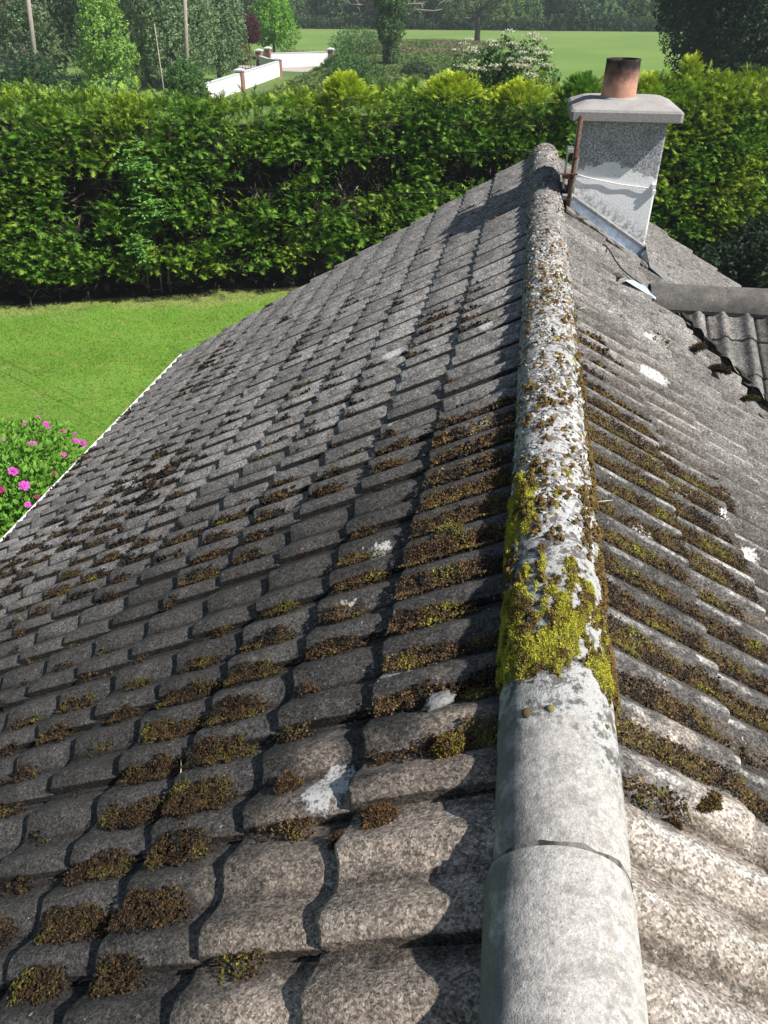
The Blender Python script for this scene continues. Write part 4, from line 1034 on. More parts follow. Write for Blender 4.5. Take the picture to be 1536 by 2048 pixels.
# ------------------------------------------------------------------ broad-leaved shrubs and trees
leafT = np.array([(0, 0, 0), (.45, .28, .06), (1, 0, -.05), (.45, -.28, .06)], float); leafF = [np.array([(0, 1, 2), (0, 2, 3)])]
clT = []; _r = np.random.default_rng(8)
for i in range(5):
    a_ = _r.random(3) * 2 - 1; d_ = unit(_r.normal(size=3)); e_ = unit(np.cross(d_, _r.normal(size=3))); c_ = a_ * .55
    clT += [c_ - e_ * .30, c_ + d_ * .55 + e_ * .15, c_ + e_ * .30 + d_ * .04]
clT = np.array(clT); clF = [np.arange(15).reshape(5, 3)]
M_BARK = simple('bark', (.11, .095, .08), .95, .35, 8, .8, bscale=30); M_PBARK = simple('pale_bark', (.36, .32, .27), .95, .3, 8, .5, bscale=30)
def tree(name, label, cat, base, lobes, size, n, cols, tips=None, trunk=None, tr=.12, bark=None, group=None, seed=1, dens_in=.35, limbs=5, up=.15, gaps=.0):
    """lobes: (dx,dy,z,rx,rz) ellipsoids making an uneven crown"""
    rr = np.random.default_rng(seed); root = empty(name, (base[0], base[1], 0), 0, label, cat, group)
    wts = np.array([l[3] ** 2 * l[4] for l in lobes]) ** .67; wts /= wts.sum(); P = []; D = []
    for l, w in zip(lobes, wts):
        m = int(n * w); d = unit(rr.normal(size=(m, 3))); rad = 1 - dens_in * rr.random(m) ** 1.5
        nz = fbm(d[:, 0] * 2.3 + seed + l[0], d[:, 1] * 2.3 + l[2], d[:, 2] * 2.3, seed=seed, oct=3); rad = rad * (.72 + .56 * nz)
        k = nz > gaps; d, rad = d[k], rad[k]
        P.append(d * rad[:, None] * np.array([l[3], l[3], l[4]]) + np.array([l[0], l[1], l[2]])); D.append(d)
    P = np.concatenate(P); D = np.concatenate(D); k = P[:, 2] > .05; P, D = P[k], D[k]
    X = D + rr.normal(size=P.shape) * .7 + np.array([0, 0, up]); Z = D * .5 + rr.normal(size=P.shape) * .5 + np.array([0, 0, .8])
    c_ = pick(cols, len(P), .25, rr); c_ = c_ * (.8 + .5 * fbm(P[:, 0] * 1.3, P[:, 1] * 1.3, P[:, 2] * 1.3, seed=seed + 3))[:, None]
    T, F_ = (leafT, leafF) if size < .09 else (clT, clF)
    s_ = size * (.6 + .8 * rr.random(len(P)))
    if tips is None: V, F, cc = scatter(T, F_, P, X, Z, s_, c_)
    else: V, F, cc = scatter(T, F_, P, X, Z, s_, c_, pick(tips, len(P), .2, rr), np.clip(T[:, 0], 0, 1))
    o = link('crown', npmesh('crown', V, F, M_LEAF, False, cc), root); o['kind'] = 'stuff'
    if trunk:
        mb = MB(); zt = trunk; mb.tube([(0, 0, -.1), (.03, .02, zt * .5), (-.02, .04, zt)], [tr * 1.25, tr, tr * .7], 9)
        for i in range(limbs):
            l = lobes[i % len(lobes)]; e = np.array([l[0], l[1], l[2]]) + rr.normal(size=3) * np.array([l[3], l[3], l[4]]) * .45
            s0 = np.array([0, 0, zt * (.6 + .4 * rr.random())]); mid = (s0 + e) / 2 + rr.normal(size=3) * .15 * l[3]
            mb.tube([tuple(s0), tuple(mid), tuple(e)], [tr * .5, tr * .3, tr * .08], 6)
        mb.obj('trunk', bark or M_BARK, root, True)
    return root
def at(px, py, Yd):
    u = (px - 768) / FPX; v = (py - 1024) / FPX; d = FW + RT * u - UP * v; return CP + d * (Yd / d[1])

# rose bush by the eave
rb = np.array([-6.75, 6.75]); lob = [(0, 0, .74, 1.4, .74), (.75, .1, .66, .75, .62), (-.7, .5, .72, .9, .66), (.35, .95, .66, .8, .62), (.2, -.8, .6, .9, .6)]
rose = tree('rose_bush', 'leafy rose bush with magenta-pink flowers at the edge of the lawn', 'bush', rb, lob, .085, 19000,
            [(.07, .20, .025), (.10, .26, .035), (.05, .15, .02)], [(.20, .42, .05), (.26, .48, .07)], .4, .02, seed=30, dens_in=.5, limbs=9, up=.6)
def hit(px, py):
    u = (px - 768) / FPX; v = (py - 1024) / FPX; d = unit(FW + RT * u - UP * v); best = None
    for l in lob:
        c = np.array([rb[0] + l[0], rb[1] + l[1], l[2]]); q = 1 / np.array([l[3], l[3], l[4]]); o_ = (CP - c) * q; e = d * q
        A_, B_, C_ = e @ e, 2 * o_ @ e, o_ @ o_ - .92; D_ = B_ * B_ - 4 * A_ * C_
        if D_ > 0:
            t = (-B_ - math.sqrt(D_)) / (2 * A_)
            if best is None or t < best[0]: best = (t, unit((CP + d * t - c) * q * q))
    if best is None: t = (CP[2] - .6) / -d[2]; best = (t, np.array([.3, .2, .9]))
    return CP + d * best[0], best[1]
M_PET = foliage('magenta_petals', .3, .6)
def flower(px, py, rad, tone, seed):
    P, N = hit(px, py); rr = np.random.default_rng(seed); V = []; F = []; Cc = []
    N = unit(N + np.array([.3, -.4, .6])); 
    for ring, (m, R0, lift) in enumerate(((6, 1., .05), (6, .72, .22), (5, .42, .35))):
        for i in range(m):
            a = 2 * math.pi * (i + .5 * ring + .3 * rr.random()) / m; ca_, sa_ = math.cos(a), math.sin(a); b = len(V)
            w = R0 * .62
            for t, ww, zz in ((.08, .25, 0), (.6, 1, lift * .8 + .06 * rr.normal()), (1., .8, lift + .12 * rr.normal()), (1.08, 0, lift + .1 * rr.normal())):
                if ww:
                    for s_ in (-1, 1): V.append((R0 * t * ca_ - s_ * w * ww * .6 * sa_, R0 * t * sa_ + s_ * w * ww * .6 * ca_, zz))
                else: V.append((R0 * t * ca_, R0 * t * sa_, zz))
            F += [(b, b + 1, b + 3, b + 2), (b + 2, b + 3, b + 5, b + 4)]; 
            F.append((b + 4, b + 5, b + 6, b + 6)); Cc += [tone * (.8 + .4 * rr.random())] * 7
    F = [f if len(set(f)) == 4 else f[:3] for f in F]
    q = np.array([f for f in F if len(f) == 4]); t3 = np.array([f for f in F if len(f) == 3])
    V = np.array(V) * rad; X = unit(np.cross(N, [0, 1, .1])); Yv = np.cross(N, X); V = V @ np.stack([X, Yv, N])
    V = V + P + N * .05 - np.array(rose.location)
    link('flower', npmesh('flower', V, [q, t3], M_PET, False, np.array(Cc)), rose)
MG = np.array([.62, .10, .52]); DP = np.array([.40, .03, .16])
for i, (x, y, s_, c_) in enumerate([(26, 947, .058, MG), (49, 975, .062, MG), (161, 891, .062, MG), (148, 886, .045, MG), (66, 893, .045, MG), (58, 894, .040, MG), (91, 853, .045, MG), (151, 873, .032, MG), (96, 860, .03, MG),
                                 (126, 912, .032, MG), (2, 885, .045, MG), (54, 1012, .038, MG), (73, 996, .026, DP), (97, 985, .034, MG), (105, 951, .024, DP), (48, 941, .024, DP), (17, 1073, .05, MG), (2, 984, .042, DP), (52, 852, .034, MG), (122, 868, .026, DP), (76, 838, .026, MG), (128, 868, .02, MG)]):
    flower(x, y, s_, c_, i)

# sapling leaves growing out of the hedge
def sapling(u, z, w, h, seed, label):
    rr = np.random.default_rng(seed); P = []; X = []; n = 46
    for i in range(n):
        c_ = hedge_pt(np.array(u + rr.normal() * w), z + rr.normal() * h, .42 + .10 * rr.random()); d = unit(hn + hd * rr.normal() * .9 + np.array([0, 0, rr.normal() * .4]))
        s_ = unit(np.cross(d, [0, 0, 1])); L = .26
        for j in range(5):
            for sg in (-1, 1): P.append(c_ + d * L * j / 5); X.append(d * .5 + s_ * sg + np.array([0, 0, -.1]))
        P.append(c_ + d * L); X.append(d)
    P = np.array(P); X = np.array(X); c0 = hedge_pt(np.array(u), 0., -.3)
    V, F, cc = scatter(leafT, leafF, P - c0, X, np.array([0, 0, 1.]) + rr.normal(size=P.shape) * .3, .095 * (.7 + .5 * rr.random(len(P))), pick([(.17, .36, .07), (.22, .44, .10), (.13, .28, .06)], len(P), .2, rr))
    root = empty('ash_sapling', tuple(c0), 0, label, 'sapling'); o = link('leaves', npmesh('leaves', V, F, M_LEAF, False, cc), root); o['kind'] = 'stuff'
    e = hedge_pt(np.array(u), z, .3) - c0; MB().tube([(0, 0, 0), tuple(e * .5 + np.array([.1, 0, .4])), tuple(e)], [.02, .015, .006], 5).obj('stem', M_TWIG, root)
sapling(3.25, 2.15, .22, .22, 1, 'fresh green ash sapling leaves poking out of the middle of the dark hedge')
sapling(3.05, 2.95, .20, .18, 2, 'upper spray of pale ash leaves in the dark hedge, above the larger sapling')
sapling(2.75, 1.35, .10, .10, 3, 'small sprig of ash leaves low in the dark hedge')

# elder with flat white flower heads
EP = at(1005, 100, 27.5)
elder = tree('elder_bush', 'elder bush with flat creamy white flower heads rising behind the hedge', 'bush', (EP[0], 27.5), [(-.7, 0, 3.4, 1.15, 1.0), (.75, .1, 3.6, 1.05, 1.0), (0, 0, 2.4, 1.9, 1.6), (-1.3, 0, 2.5, .9, .9), (.1, 0, 4.0, .8, .65)], .16, 2600,
             [(.05, .11, .03), (.07, .15, .04)], [(.10, .19, .05)], 2.0, .09, seed=33)
rr = np.random.default_rng(5)
M_CREAM = foliage('cream_florets', .2, .8)
for i in range(46):
    px, py = 905 + rr.random() * 195, 62 + rr.random() * 92
    if abs(px - 1005) / 100 > 1 - max(0, (90 - py)) / 60: continue
    c_ = at(px, py, 26.2 + .5 * rr.random()) - np.array(elder.location); nn = 34
    q = np.stack([rr.normal(size=nn) * .085, rr.normal(size=nn) * .085, rr.normal(size=nn) * .018], -1) + c_
    V, F, cc = scatter(crumbT, crumbF, q, rr.random((nn, 3)) - .5, np.tile([0, -.4, 1.], (nn, 1)), .035, pick([(.62, .62, .45), (.50, .54, .34), (.68, .67, .52)], nn, .1, rr))
    link('flower_head', npmesh('flower_head', V, F, M_CREAM, False, cc), elder)

G1 = [(.065, .15, .035), (.09, .19, .045), (.05, .12, .03)]; G2 = [(.12, .24, .05), (.15, .28, .06), (.10, .20, .045)]; GS = [(.15, .24, .10), (.20, .30, .14), (.11, .18, .075)]
GD = [(.036, .080, .030), (.050, .105, .038), (.028, .062, .025)]; PU = [(.075, .022, .030), (.10, .03, .04), (.05, .015, .02)]; RD = [(.16, .05, .05), (.20, .07, .065), (.12, .04, .04)]
big = lambda r, z0, z1: [(0, 0, (z0 + z1) / 2, r, (z1 - z0) / 2), (r * .5, r * .2, z0 + (z1 - z0) * .35, r * .7, (z1 - z0) * .33), (-r * .5, -r * .2, z0 + (z1 - z0) * .6, r * .65, (z1 - z0) * .3), (r * .1, -r * .5, z0 + (z1 - z0) * .25, r * .6, (z1 - z0) * .25)]
for i, (x, y, rad, lab) in enumerate([(-35.5, 58, 2.9, 'dark willow behind the left utility pole'), (-31.5, 60, 2.9, 'dark silvery willow between the pale green tree and the left pole'), (-27.6, 59, 2.9, 'silvery willow directly behind the pale green tree'), (-24.6, 57, 2.6, 'silvery grey-green willow right of the second utility pole'), (-22.9, 61, 1.9, 'small silvery willow beside the yellow shrub')]):
    tree('willow_tree', lab, 'tree', (x, y), big(rad, .3, 10), .20, 5200, GS if i > 1 else GS + GD, [(.34, .43, .25)] if i > 1 else [(.2, .28, .13)], 3, .16, group='willows beyond the hedge', seed=50 + i)
p = at(225, 180, 38); tree('young_ash_tree', 'airy light green young tree in front of the willows', 'tree', (p[0], 38), [(0, 0, 4.3, 1.1, 1.4), (-.6, 0, 3.2, .9, .9), (.6, 0, 3.3, .9, .8), (.2, 0, 5.3, .8, 1.0), (0, 0, 2.2, 1.1, .9)], .17, 1900, [(.20, .36, .07), (.26, .42, .09)], [(.32, .50, .11)], 3, .05, M_PBARK, seed=60, gaps=.33)
p = at(365, 120, 38); tree('bright_shrub', 'bright green rounded shrub below the second utility pole', 'shrub', (p[0], 38), [(0, 0, 2.2, 1.0, 1.0), (.35, 0, 1.6, .8, .8), (-.4, 0, 1.5, .8, .9)], .16, 1700, G1, G2, 1, .05, seed=61)
p = at(68, 120, 42); tree('dark_shrub', 'dark green upright shrub at the foot of the left utility pole', 'shrub', (p[0], 42), [(0, 0, 1.6, .9, 1.5), (.6, 0, 1.0, .9, .9)], .16, 1500, GD, G1, 1, .05, seed=62)
for i, (px, py, Yd, w) in enumerate([(30, 165, 30, 2.2), (120, 170, 29, 2.4), (230, 165, 28, 2.2), (330, 160, 27, 1.9), (430, 175, 25, 1.2)]):
    p = at(px, py, Yd); w *= .55 if i == 4 else 1; tree('wispy_shrub', ['pale feathery shrub behind the far left of the hedge', 'pale feathery shrub in front of the clipped dark hedge', 'feathery light green shrub below the airy young tree', 'light green shrub with thin upright shoots below the bright rounded shrub', 'low feathery shrub just in front of the left end of the white wall'][i],
                             'shrub', (p[0], Yd), [(0, 0, 1.5 - .6 * (i == 4), w * .75, 1.5 + .1 * (i == 2) - .5 * (i == 4)), (w * .4, 0, 1.2, w * .5, 1.3), (-w * .4, 0, 1.3, w * .5, 1.2)], .14, 2300 if i < 4 else 1200, [(.16, .28, .06), (.21, .36, .08)], [(.32, .47, .11), (.27, .42, .10)], 1.0, .03, group='shrubs behind the hedge', seed=70 + i, gaps=.28)
p = at(140, 140, 46); o = tree('clipped_hedge', 'low clipped dark hedge behind the feathery shrubs', 'hedge', (p[0], 46), [(x, 0, .9, 1.0, .9) for x in (-4.2, -3, -1.8, -.6, .6, 1.8, 3)], .15, 4200, GD, [(.07, .13, .04)], seed=80)
p = at(25, 75, 86); tree('copper_beech', 'red-leaved tree at the far left edge of the picture', 'tree', (p[0], 86), big(2.9, .6, 4.9), .24, 2600, RD, [(.26, .11, .10)], 1.5, .15, seed=81)
p = at(12, 110, 60); tree('flowering_shrub', 'white-flowering low shrub at the left edge of the picture', 'shrub', (p[0], 60), [(0, 0, .8, 1.6, .8)], .16, 900, [(.30, .36, .32), (.12, .2, .08), (.45, .5, .48)], seed=82)
p = at(42, 92, 70); tree('flowering_shrub', 'pink-flowering low shrub below the red-leaved tree', 'shrub', (p[0], 70), [(0, 0, .9, 1.4, .8)], .18, 700, [(.40, .25, .30), (.10, .18, .06), (.45, .32, .38)], seed=83)
tree('purple_maple', 'small round-headed purple tree on a bare pale stem by the gate', 'tree', (-24.0, 71.8), [(0, 0, 2.75, 1.15, .95), (.15, 0, 3.35, .85, .65), (-.3, 0, 2.4, .9, .5), (.35, 0, 2.35, .8, .5)], .15, 1500, PU, [(.13, .045, .05)], 2.0, .05, M_PBARK, seed=84)
p = at(545, 60, 82); tree('lime_green_tree', 'bright lime green tree behind the purple round-headed tree', 'tree', (p[0], 82), [(0, 0, 3.3, 2.0, 1.9), (1.2, 0, 2.2, 1.5, 1.5), (-.9, 0, 2.5, 1.5, 1.6), (.3, 0, 4.6, 1.4, 1.3)], .22, 2600, [(.16, .36, .03), (.20, .42, .04), (.12, .28, .03)], [(.30, .52, .06)], 1.6, .14, seed=85)
p = at(478, 105, 76); tree('yellow_shrub', 'yellow-green shrub left of the purple tree', 'shrub', (p[0], 76), [(0, 0, 1.5, 1.0, 1.5), (.4, 0, .9, .9, .8)], .18, 900, [(.22, .24, .04), (.28, .28, .06), (.14, .17, .04)], seed=86)
# sword-leaved plants behind the long white wall
for i, px in enumerate((566, 584, 603, 620)):
    p = at(px, 118, 78); rr = np.random.default_rng(i); n = 90; an = rr.random(n) * 6.28; X_ = np.stack([np.cos(an), np.sin(an), .8 + rr.random(n)], -1)
    T = np.array([(0, -.03, 0), (0, .03, 0), (.6, .025, 0), (.6, -.025, 0), (1, 0, -.15)], float)
    V, F, cc = scatter(T, [np.array([(0, 1, 2), (0, 2, 3), (3, 2, 4)])], np.zeros((n, 3)) + rr.normal(size=(n, 3)) * .12 * np.array([1, 1, 0]), X_, np.tile([0, 0, 1.], (n, 1)), 1.5 * (.6 + .5 * rr.random(n)), pick([(.07, .09, .05), (.16, .13, .08), (.09, .05, .05), (.22, .2, .11)], n, .2, rr))
    o = link('flax_plant', npmesh('flax_plant', V, F, M_LEAF, False, cc)); o.location = (p[0], 78, 0)
    meta(o, ['spiky flax plant nearest the gate pillar, behind the long white wall', 'second spiky flax plant from the gate, behind the long white wall', 'third spiky flax plant from the gate, behind the long white wall', 'spiky flax plant nearest the end pillar of the long white wall'][i], 'plant', 'flax plants behind the white wall')
# ivy-clad tree with bare pale limbs
ivy = tree('ivy_clad_tree', 'ivy-covered trunk with bare pale branches standing at the field edge', 'tree', (-12.1, 73), [(0, 0, 3.2, 1.25, 1.5), (.1, 0, 1.2, .75, 1.2), (-.2, 0, 5.2, 1.4, 1.3), (.7, 0, 4.4, .9, .9)], .19, 2900, G1, [(.14, .22, .07)], 5.5, .28, seed=90, limbs=0)
mb = MB(); rr = np.random.default_rng(4)
for px, py, sx in ((700, 8, -1), (725, 30, -1), (745, 20, -1), (850, 8, 1), (885, 18, 1), (830, -20, 1), (700, -10, -1), (820, 30, 1)):
    e = at(px, py, 72.5) - np.array([-12.1, 73, 0]); s0 = np.array([.1 * sx, 0, 3.2 + rr.random()])
    pts = [s0 + (e - s0) * t + np.array([rr.normal() * .18, 0, .35 * math.sin(math.pi * t) + rr.normal() * .12]) * (0 < t < 1) for t in (0, .25, .5, .75, 1)]
    mb.tube([tuple(q) for q in pts], [.13, .10, .075, .05, .025], 6)
    for q in pts[2:]: mb.tube([tuple(q), tuple(q + np.array([sx * .5 * rr.random(), .1, .5])), tuple(q + np.array([sx * (.6 + .5 * rr.random()), .2, .5 + .5 * rr.random()]))], [.04, .025, .01], 5)
mb.obj('bare_limb', M_PBARK, ivy, True)
p = at(955, 60, 112)
oak = tree('half_bare_tree', 'half-bare tree with spreading branches at the near edge of the wood', 'tree', (p[0], 112), [(0, 0, 6.5, 4.2, 2.6), (-2.6, 0, 3.6, 2.0, 1.6), (3, 0, 3.8, 1.9, 1.6)], .34, 1500, [(.13, .18, .07), (.17, .22, .09)], None, 3.5, .32, M_BARK, seed=91, limbs=14, gaps=.42)
# big dark tree on the right, nearer
for i, (px, Yd, rad, z0, lab) in enumerate([(1490, 42, 4.2, 1.9, 'large dark broad tree at the right edge of the picture'), (1420, 58, 3.4, .8, 'dark tree just left of the large one at the right edge'), (1560, 50, 4.5, .8, 'dark tree half outside the right edge of the picture')]):
    p = at(px, 60, Yd); tree('dark_tree', lab, 'tree', (p[0], Yd), big(rad, z0, 11), .24, 7500, [(.022, .048, .020), (.030, .062, .025)], [(.05, .085, .04)], 4, .3, group='dark trees at the right edge', seed=95 + i)
tree('yard_shade_tree', 'added broad tree right of the gable end, unseen outside the picture, to shade the yard', 'tree', (13.5, 14.5), big(2.6, 1.0, 9), .3, 5000, GD, None, 3, .2, seed=99)  # unseen tree, added so that its shadow darkens the yard
# understorey by the right end of the hedge
for i, (px, py, Yd, rad, h, c_) in enumerate([(1500, 330, 23.2, 1.0, 1.7, GD), (1440, 215, 25.5, 1.6, 2.3, G1), (1545, 250, 25, 1.6, 2.6, G1)]):
    p = at(px, py, Yd); tree('scrub_bush', ['dark twiggy bush right of the golden cypress', 'green bush behind the golden cypress top', 'green bush at the right picture edge behind the golden cypress'][i], 'bush', (p[0], Yd), [(0, 0, h, rad, 1.3), (.5, .2, h - .6, rad * .8, .8), (-.5, .1, h + .3, rad * .6, .9)], .15, 1800, c_, G1 if i == 0 else [(.12, .20, .06)], 1.6, .07, seed=100 + i, limbs=12, gaps=.30)
p = at(1515, 525, 17.0)
tree('dark_shrub', 'dark shaded shrub between the right gable and the golden cypress', 'shrub', (6.2, 17.6), [(0, 0, .8, 1.7, .8), (-1.6, .6, .6, 1.1, .6), (1.4, -.5, 1.0, 1.3, .9), (-.4, 1.6, .8, 1.2, .8)], .15, 5200, [(.014, .030, .012), (.020, .042, .014)], None, .5, .04, seed=104)
# bramble bank and hedgerow scraps in the middle distance
for i, (px, py, Yd, rad, c_, lab) in enumerate([(690, 118, 70, 1.4, G1, 'rounded bramble just right of the end pillar of the long white wall'), (705, 135, 62, 1.6, G1, 'bramble bush left of the foot of the ivy tree'), (745, 150, 52, 1.1, G1, 'small bramble right above the yellow hedge shoot'), (730, 95, 84, 2.2, G1, 'bramble bush behind the left side of the ivy tree'),
                                             (835, 118, 66, 1.0, GD, 'dark low bush right of the ivy tree'), (850, 165, 30, 1.0, G1, 'low bush behind the hedge left of the elder'), (712, 100, 92, 2.2, G1, 'long low bush along the near side of the small field')]):
    p = at(px, py, Yd); tree('bramble_bush', lab, 'bush', (p[0], Yd), [(0, 0, rad * .55, rad, rad * .6), (rad * .7, 0, rad * .4, rad * .7, rad * .45), (-rad * .7, .2, rad * .4, rad * .7, rad * .4)], .18, 900, c_, [(.13, .22, .06)], seed=110 + i)
# rough grass bank
rr = np.random.default_rng(12); n = 26000; t = rr.random(n); w = rr.random(n)
Pa = np.array([[-17.5, 82], [-9.5, 80], [-3, 92], [-8, 104], [-20, 100]])
X_ = -20 + rr.random(n) * 18; Y_ = 50 + rr.random(n) * 55
k = (X_ < -9.5 + (Y_ - 60) * .14 + 2 * (rr.random(n) - .5)) & (X_ > -17 - .06 * (Y_ - 60)); X_, Y_ = X_[k], Y_[k]
cc = pick([(.12, .19, .05), (.16, .22, .06), (.10, .17, .045)], len(X_), .2, rr); br_ = (np.clip((Y_ - 80) / 12, 0, 1) * (fbm(X_ * .3, Y_ * .2, seed=3) > .42))[:, None]
cc = cc * (1 - .7 * br_) + np.array([.25, .20, .12]) * .7 * br_
V, F, Cc = scatter(clT * np.array([1, 1, 1.]) , clF, np.stack([X_, Y_, .15 + 0 * X_], -1), rr.random((len(X_), 3)) - .5, np.tile([0, 0, 1.], (len(X_), 1)), .28 + .35 * rr.random(len(X_)), cc)
meta(link('rough_grass', npmesh('rough_grass', V, F, M_GRASS, False, Cc)), 'rough brownish and green grass bank between the road and the field', kind='stuff')
# far trees along the field edge: each its own crown and trunk, three shapes shared
protos = []
ordn = ['first', 'second', 'third', 'fourth', 'fifth', 'sixth', 'seventh', 'eighth', 'ninth', 'tenth', 'eleventh', 'twelfth', 'thirteenth', 'fourteenth', 'fifteenth', 'sixteenth', 'seventeenth', 'eighteenth', 'nineteenth', 'twentieth']
for i in range(3):
    c_ = [G1 + GD[:1], [(.09, .18, .05), (.13, .24, .065)], [(.075, .145, .06), (.11, .20, .075)]][i]
    protos.append(tree('far_tree', 'x', 'tree', (0, -900), [(0, 0, 5.0, 4.0, 4.2), (2.4, -.5, 3.0, 2.6, 2.6), (-2.4, -.3, 3.4, 2.6, 2.8), (.8, -2.2, 2.2, 2.4, 2.2), (-1.0, -1.8, 1.6, 2.4, 1.7)], .42, 3000, c_, [(.19, .30, .10)], 2.5, .3, seed=130 + i))
def copy_tree(root, loc, rz, sc, label, group):
    c_ = root.copy(); C.objects.link(c_); c_.location = loc; c_.rotation_euler = (0, 0, rz); c_.scale = (sc, sc, sc); c_['label'] = label; c_['group'] = group
    for ch in root.children: d_ = ch.copy(); C.objects.link(d_); d_.parent = c_
    return c_
rr = np.random.default_rng(44); xs = np.linspace(-52, 42, 20)
for i, x in enumerate(xs):
    lab = '%s tree from the left in the wood along the far edge of the field' % ordn[i]; y = 143 + 5 * rr.random() + (4 if i % 2 else 0); sc = .85 + .35 * rr.random(); rz = rr.random() * .9 - .45
    if i < 3: o = protos[i]; o.location = (x, y, 0); o.rotation_euler = (0, 0, rz); o.scale = (sc, sc, sc); o['label'] = lab; o['group'] = 'trees of the wood beyond the field'
    else: copy_tree(protos[int(rr.integers(0, 3))], (x, y, 0), rz, sc, lab, 'trees of the wood beyond the field')
# low scrub along the feet of that wood and the dark second row behind
n = 9000; X_ = -56 + rr.random(n) * 104; Y_ = 140 + rr.random(n) * 3 ; Z_ = rr.random(n) ** 1.4 * (1.2 + 1.2 * vnoise(X_ * .25, X_ * 0, seed=2))
V, F, Cc = scatter(clT, clF, np.stack([X_, Y_, Z_], -1), rr.random((n, 3)) - .5, np.tile([0, 0, 1.], (n, 1)), .45, pick([(.06, .12, .04), (.08, .15, .05), (.05, .09, .035)], n, .25, rr))
meta(link('field_edge_scrub', npmesh('field_edge_scrub', V, F, M_LEAF, False, Cc)), 'band of low scrub along the foot of the far wood', kind='stuff')
n = 16000; X_ = -90 + rr.random(n) * 170; Y_ = 156 + rr.random(n) * 8; Z_ = rr.random(n) * (7 + 3 * vnoise(X_ * .12, X_ * 0, seed=7)) * (1 - .8 * np.exp(-((X_ + 37) / 7) ** 2) * 0)
V, F, Cc = scatter(clT, clF, np.stack([X_, Y_, Z_], -1), rr.random((n, 3)) - .5, np.tile([0, 0, 1.], (n, 1)), .8, pick(GD, n, .25, rr))
meta(link('woodland', npmesh('woodland', V, F, M_LEAF, False, Cc)), 'dark woodland closing the view behind the far field trees', kind='stuff')

# ------------------------------------------------------------------ white boundary wall, pillars, gate, poles, wires
M_WW = simple('white_wall_paint', (.80, .79, .78), .85, .05, 2, .15); M_BR = None
def brick_mat():
    g = NG('red_brick'); return g.done(g.mix(g.noise(7, 3), (.24, .12, .09), (.33, .19, .14)), .9, None)
M_BR = brick_mat(); M_COP = simple('concrete_coping', (.55, .57, .60), .9, .1, 5)
def wallrun(P, h, t, label):
    mb = MB(); mc = MB()
    for (x0, y0), (x1, y1) in zip(P[:-1], P[1:]):
        d = Vector((x1 - x0, y1 - y0, 0)).normalized(); n_ = Vector((-d.y, d.x, 0))
        for m_, tt, z0, z1 in ((mb, t / 2, -.05, h), (mc, t / 2 + .03, h, h + .05)):
            V = [Vector((x, y, z)) + n_ * s_ * tt for z in (z0, z1) for (x, y) in ((x0, y0), (x1, y1)) for s_ in (-1, 1)]
            m_.add(V, [(0, 1, 3, 2), (4, 6, 7, 5), (0, 4, 5, 1), (2, 3, 7, 6), (1, 5, 7, 3), (0, 2, 6, 4)])
    w = empty('boundary_wall', (P[0][0], P[0][1], 0), 0, label, 'wall', 'white walls along the road')
    for nm, m_, mt in (('wall_face', mb, M_WW), ('coping', mc, M_COP)): o = m_.obj(nm, mt); o.parent = w; o.matrix_parent_inverse = Matrix.Translation(-Vector((P[0][0], P[0][1], 0)))
wallrun([(-19.7, 40), (-19.75, 56.2)], 1.0, .22, 'nearest stretch of white roadside wall, left of the first brick pillar')
wallrun([(-19.8, 56.8), (-19.9, 66.2)], 1.0, .22, 'white roadside wall between the first brick pillar and the gateway')
wallrun([(-20.1, 66.7), (-21.2, 67.8), (-22.6, 70.2)], 1.05, .22, 'short shaded wall curving in to the left gate pillar')
wallrun([(-22.6, 73.3), (-18.1, 75.9)], 1.05, .22, 'long bright white wall right of the gateway')
def pillar(x, y, h, label, w=.48):
    p_ = empty('gate_pillar', (x, y, 0), 0, label, 'pillar', 'brick pillars of the white wall'); MB().box(-w / 2, w / 2, -w / 2, w / 2, -.05, h).obj('shaft', M_BR, p_)
    q = w / 2 + .06; MB().add([(-q, -q, h), (q, -q, h), (q, q, h), (-q, q, h), (-q, -q, h + .09), (q, -q, h + .09), (q, q, h + .09), (-q, q, h + .09), (0, 0, h + .2)], [(3, 2, 1, 0), (0, 1, 5, 4), (1, 2, 6, 5), (2, 3, 7, 6), (3, 0, 4, 7), (4, 5, 8), (5, 6, 8), (6, 7, 8), (7, 4, 8)]).obj('cap', M_COP, p_)
pillar(-19.75, 56.5, 1.15, 'brick pillar with a pale cap halfway along the roadside wall')
pillar(-19.95, 66.45, 1.1, 'low brick pillar where the roadside wall meets the gateway')
pillar(-22.75, 70.5, 1.4, 'left gate pillar of brick with a pale cap'); pillar(-22.8, 73.15, 1.4, 'right gate pillar of brick with a pale cap'); pillar(-17.9, 76.0, 1.2, 'end pillar of the long white wall, beside the brambles')
M_IRON = simple('black_iron', (.02, .02, .022), .6, .1)
gt = empty('iron_gate', (-22.65, 72.7, 0), 0, 'black iron gate between the two capped pillars', 'gate')
for sgn in (-1, 1):
    for k in range(9): o = MB().tube([(0, sgn * (.12 + k * .225), .08), (0, sgn * (.12 + k * .225), 1.15 + .25 * math.sin(k / 8 * math.pi / 2))], .014, 5).obj('bar', M_IRON, gt)
    MB().box(-.02, .02, min(sgn * .08, sgn * 2.0), max(sgn * .08, sgn * 2.0), .12, .17).box(-.02, .02, min(sgn * .08, sgn * 2.0), max(sgn * .08, sgn * 2.0), 1.0, 1.05).obj('rail', M_IRON, gt)
fe = empty('iron_railing', (-24.9, 70.5, 0), 0, 'dark railing left of the gateway behind the purple tree', 'railing')
for k in range(16): MB().tube([(-2 + k * .26, 0, 0), (-2 + k * .26, 0, 1.1)], .014, 5).obj('bar', M_IRON, fe)
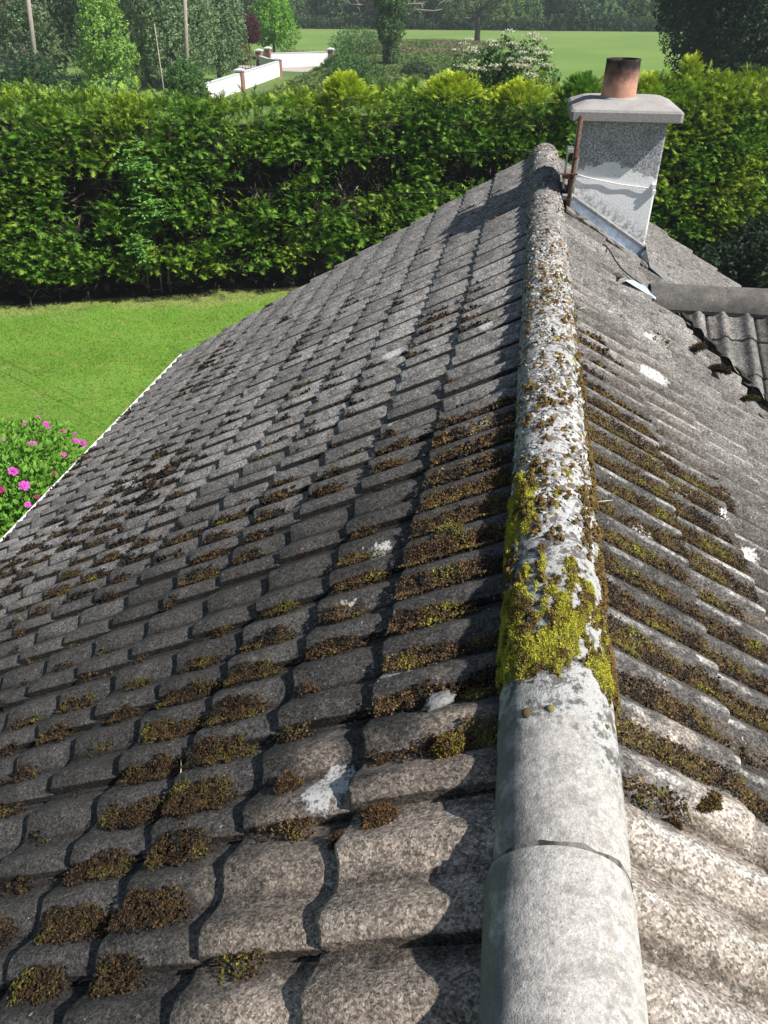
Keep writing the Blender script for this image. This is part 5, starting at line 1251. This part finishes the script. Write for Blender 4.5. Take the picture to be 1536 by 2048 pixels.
MB().box(-2.1, 1.95, -.02, .02, .95, 1.0).box(-2.1, 1.95, -.02, .02, .12, .17).obj('rail', M_IRON, fe)
M_POLE = simple('weathered_pole_timber', (.36, .32, .27), .9, .2, 6)
def upole(px0, px1, Yd, rad, label):
    a = at(px0, 0, Yd); b = at(px1, 88, Yd); d = (a - b) / (a[2] - b[2]); foot = b - d * b[2]; top = foot + d * 8.2
    root = empty('utility_pole', (foot[0], foot[1], 0), 0, label, 'utility pole', 'utility poles'); f = Vector(foot)
    MB().tube([(0, 0, -.3), tuple(Vector(top) - f)], [rad * 1.15, rad * .8], 12).obj('shaft', M_POLE, root, True)
    c_ = Vector(top) - f - Vector((0, 0, .35)); MB().box(c_.x - .8, c_.x + .8, -.05 + c_.y, .05 + c_.y, c_.z - .05, c_.z + .05).obj('crossarm', M_POLE, root)
    for q in (-.7, 0, .7): MB().tube([(c_.x + q, c_.y, c_.z + .05), (c_.x + q, c_.y, c_.z + .2)], .035, 8).obj('insulator', M_IRON, root)
    return Vector(top)
t1 = upole(56, 66, 45, .125, 'left utility pole, beyond the hedge near the red-leaved tree'); t2 = upole(369, 372, 47, .115, 'second utility pole, rising among the silvery willows')
stk = at(320, 130, 36); o = MB().tube([(0, 0, -.1), (.02, 0, 4.6)], [.03, .02], 6).obj('thin_stake', M_POLE, None, True); o.location = (stk[0], 36, 0); meta(o, 'thin bare stake between the airy young tree and the second utility pole', 'stake')
def cable(a, b, sag, rad, label, group='cables crossing in front of the hedge'):
    a, b = Vector(a), Vector(b); pts = [tuple(a.lerp(b, t) - Vector((0, 0, sag * 4 * t * (1 - t)))) for t in np.linspace(0, 1, 24)]
    meta(MB().tube(pts, rad, 5).obj('overhead_cable', M_BLACK, None, True), label, 'cable', group)
a_ = at(-300, 312, 16.0); b_ = at(1062, 301, 7.93); cable(b_, a_, .10, .006, 'upper cable running from the roof end across the dark hedge')
a_ = at(-300, 285, 15.0); b_ = at(906, 388, 7.95); cable(b_, a_, .22, .006, 'lower cable running from the gable across the dark hedge')
cable(t1 - Vector((0, 0, .2)), t2 - Vector((0, 0, .2)), .5, .012, 'line strung between the two utility poles', 'power lines')
cable(at(-60, 2, 60), at(185, 6, 60), .1, .02, 'dark line crossing the top left corner of the picture', 'power lines')
cable(at(540, -5, 90), at(900, 60, 90), .6, .018, 'thin line crossing in front of the far wood', 'power lines')

# ------------------------------------------------------------------ the summer air
hz = MB().box(-905, 905, -305, 925, -3, 48).obj('haze', None); hz['kind'] = 'stuff'; hz['label'] = 'thin summer haze over the fields'
hm = bpy.data.materials.new('haze_air'); hm.use_nodes = True; ht = hm.node_tree
for n_ in list(ht.nodes):
    if n_.type != 'OUTPUT_MATERIAL': ht.nodes.remove(n_)
pv = ht.nodes.new('ShaderNodeVolumePrincipled'); pv.inputs['Density'].default_value = .0008; pv.inputs['Color'].default_value = (.80, .88, 1.0, 1); pv.inputs['Anisotropy'].default_value = .2
ht.links.new(pv.outputs[0], ht.nodes['Material Output'].inputs['Volume'])
hz.data.materials.clear(); hz.data.materials.append(hm)
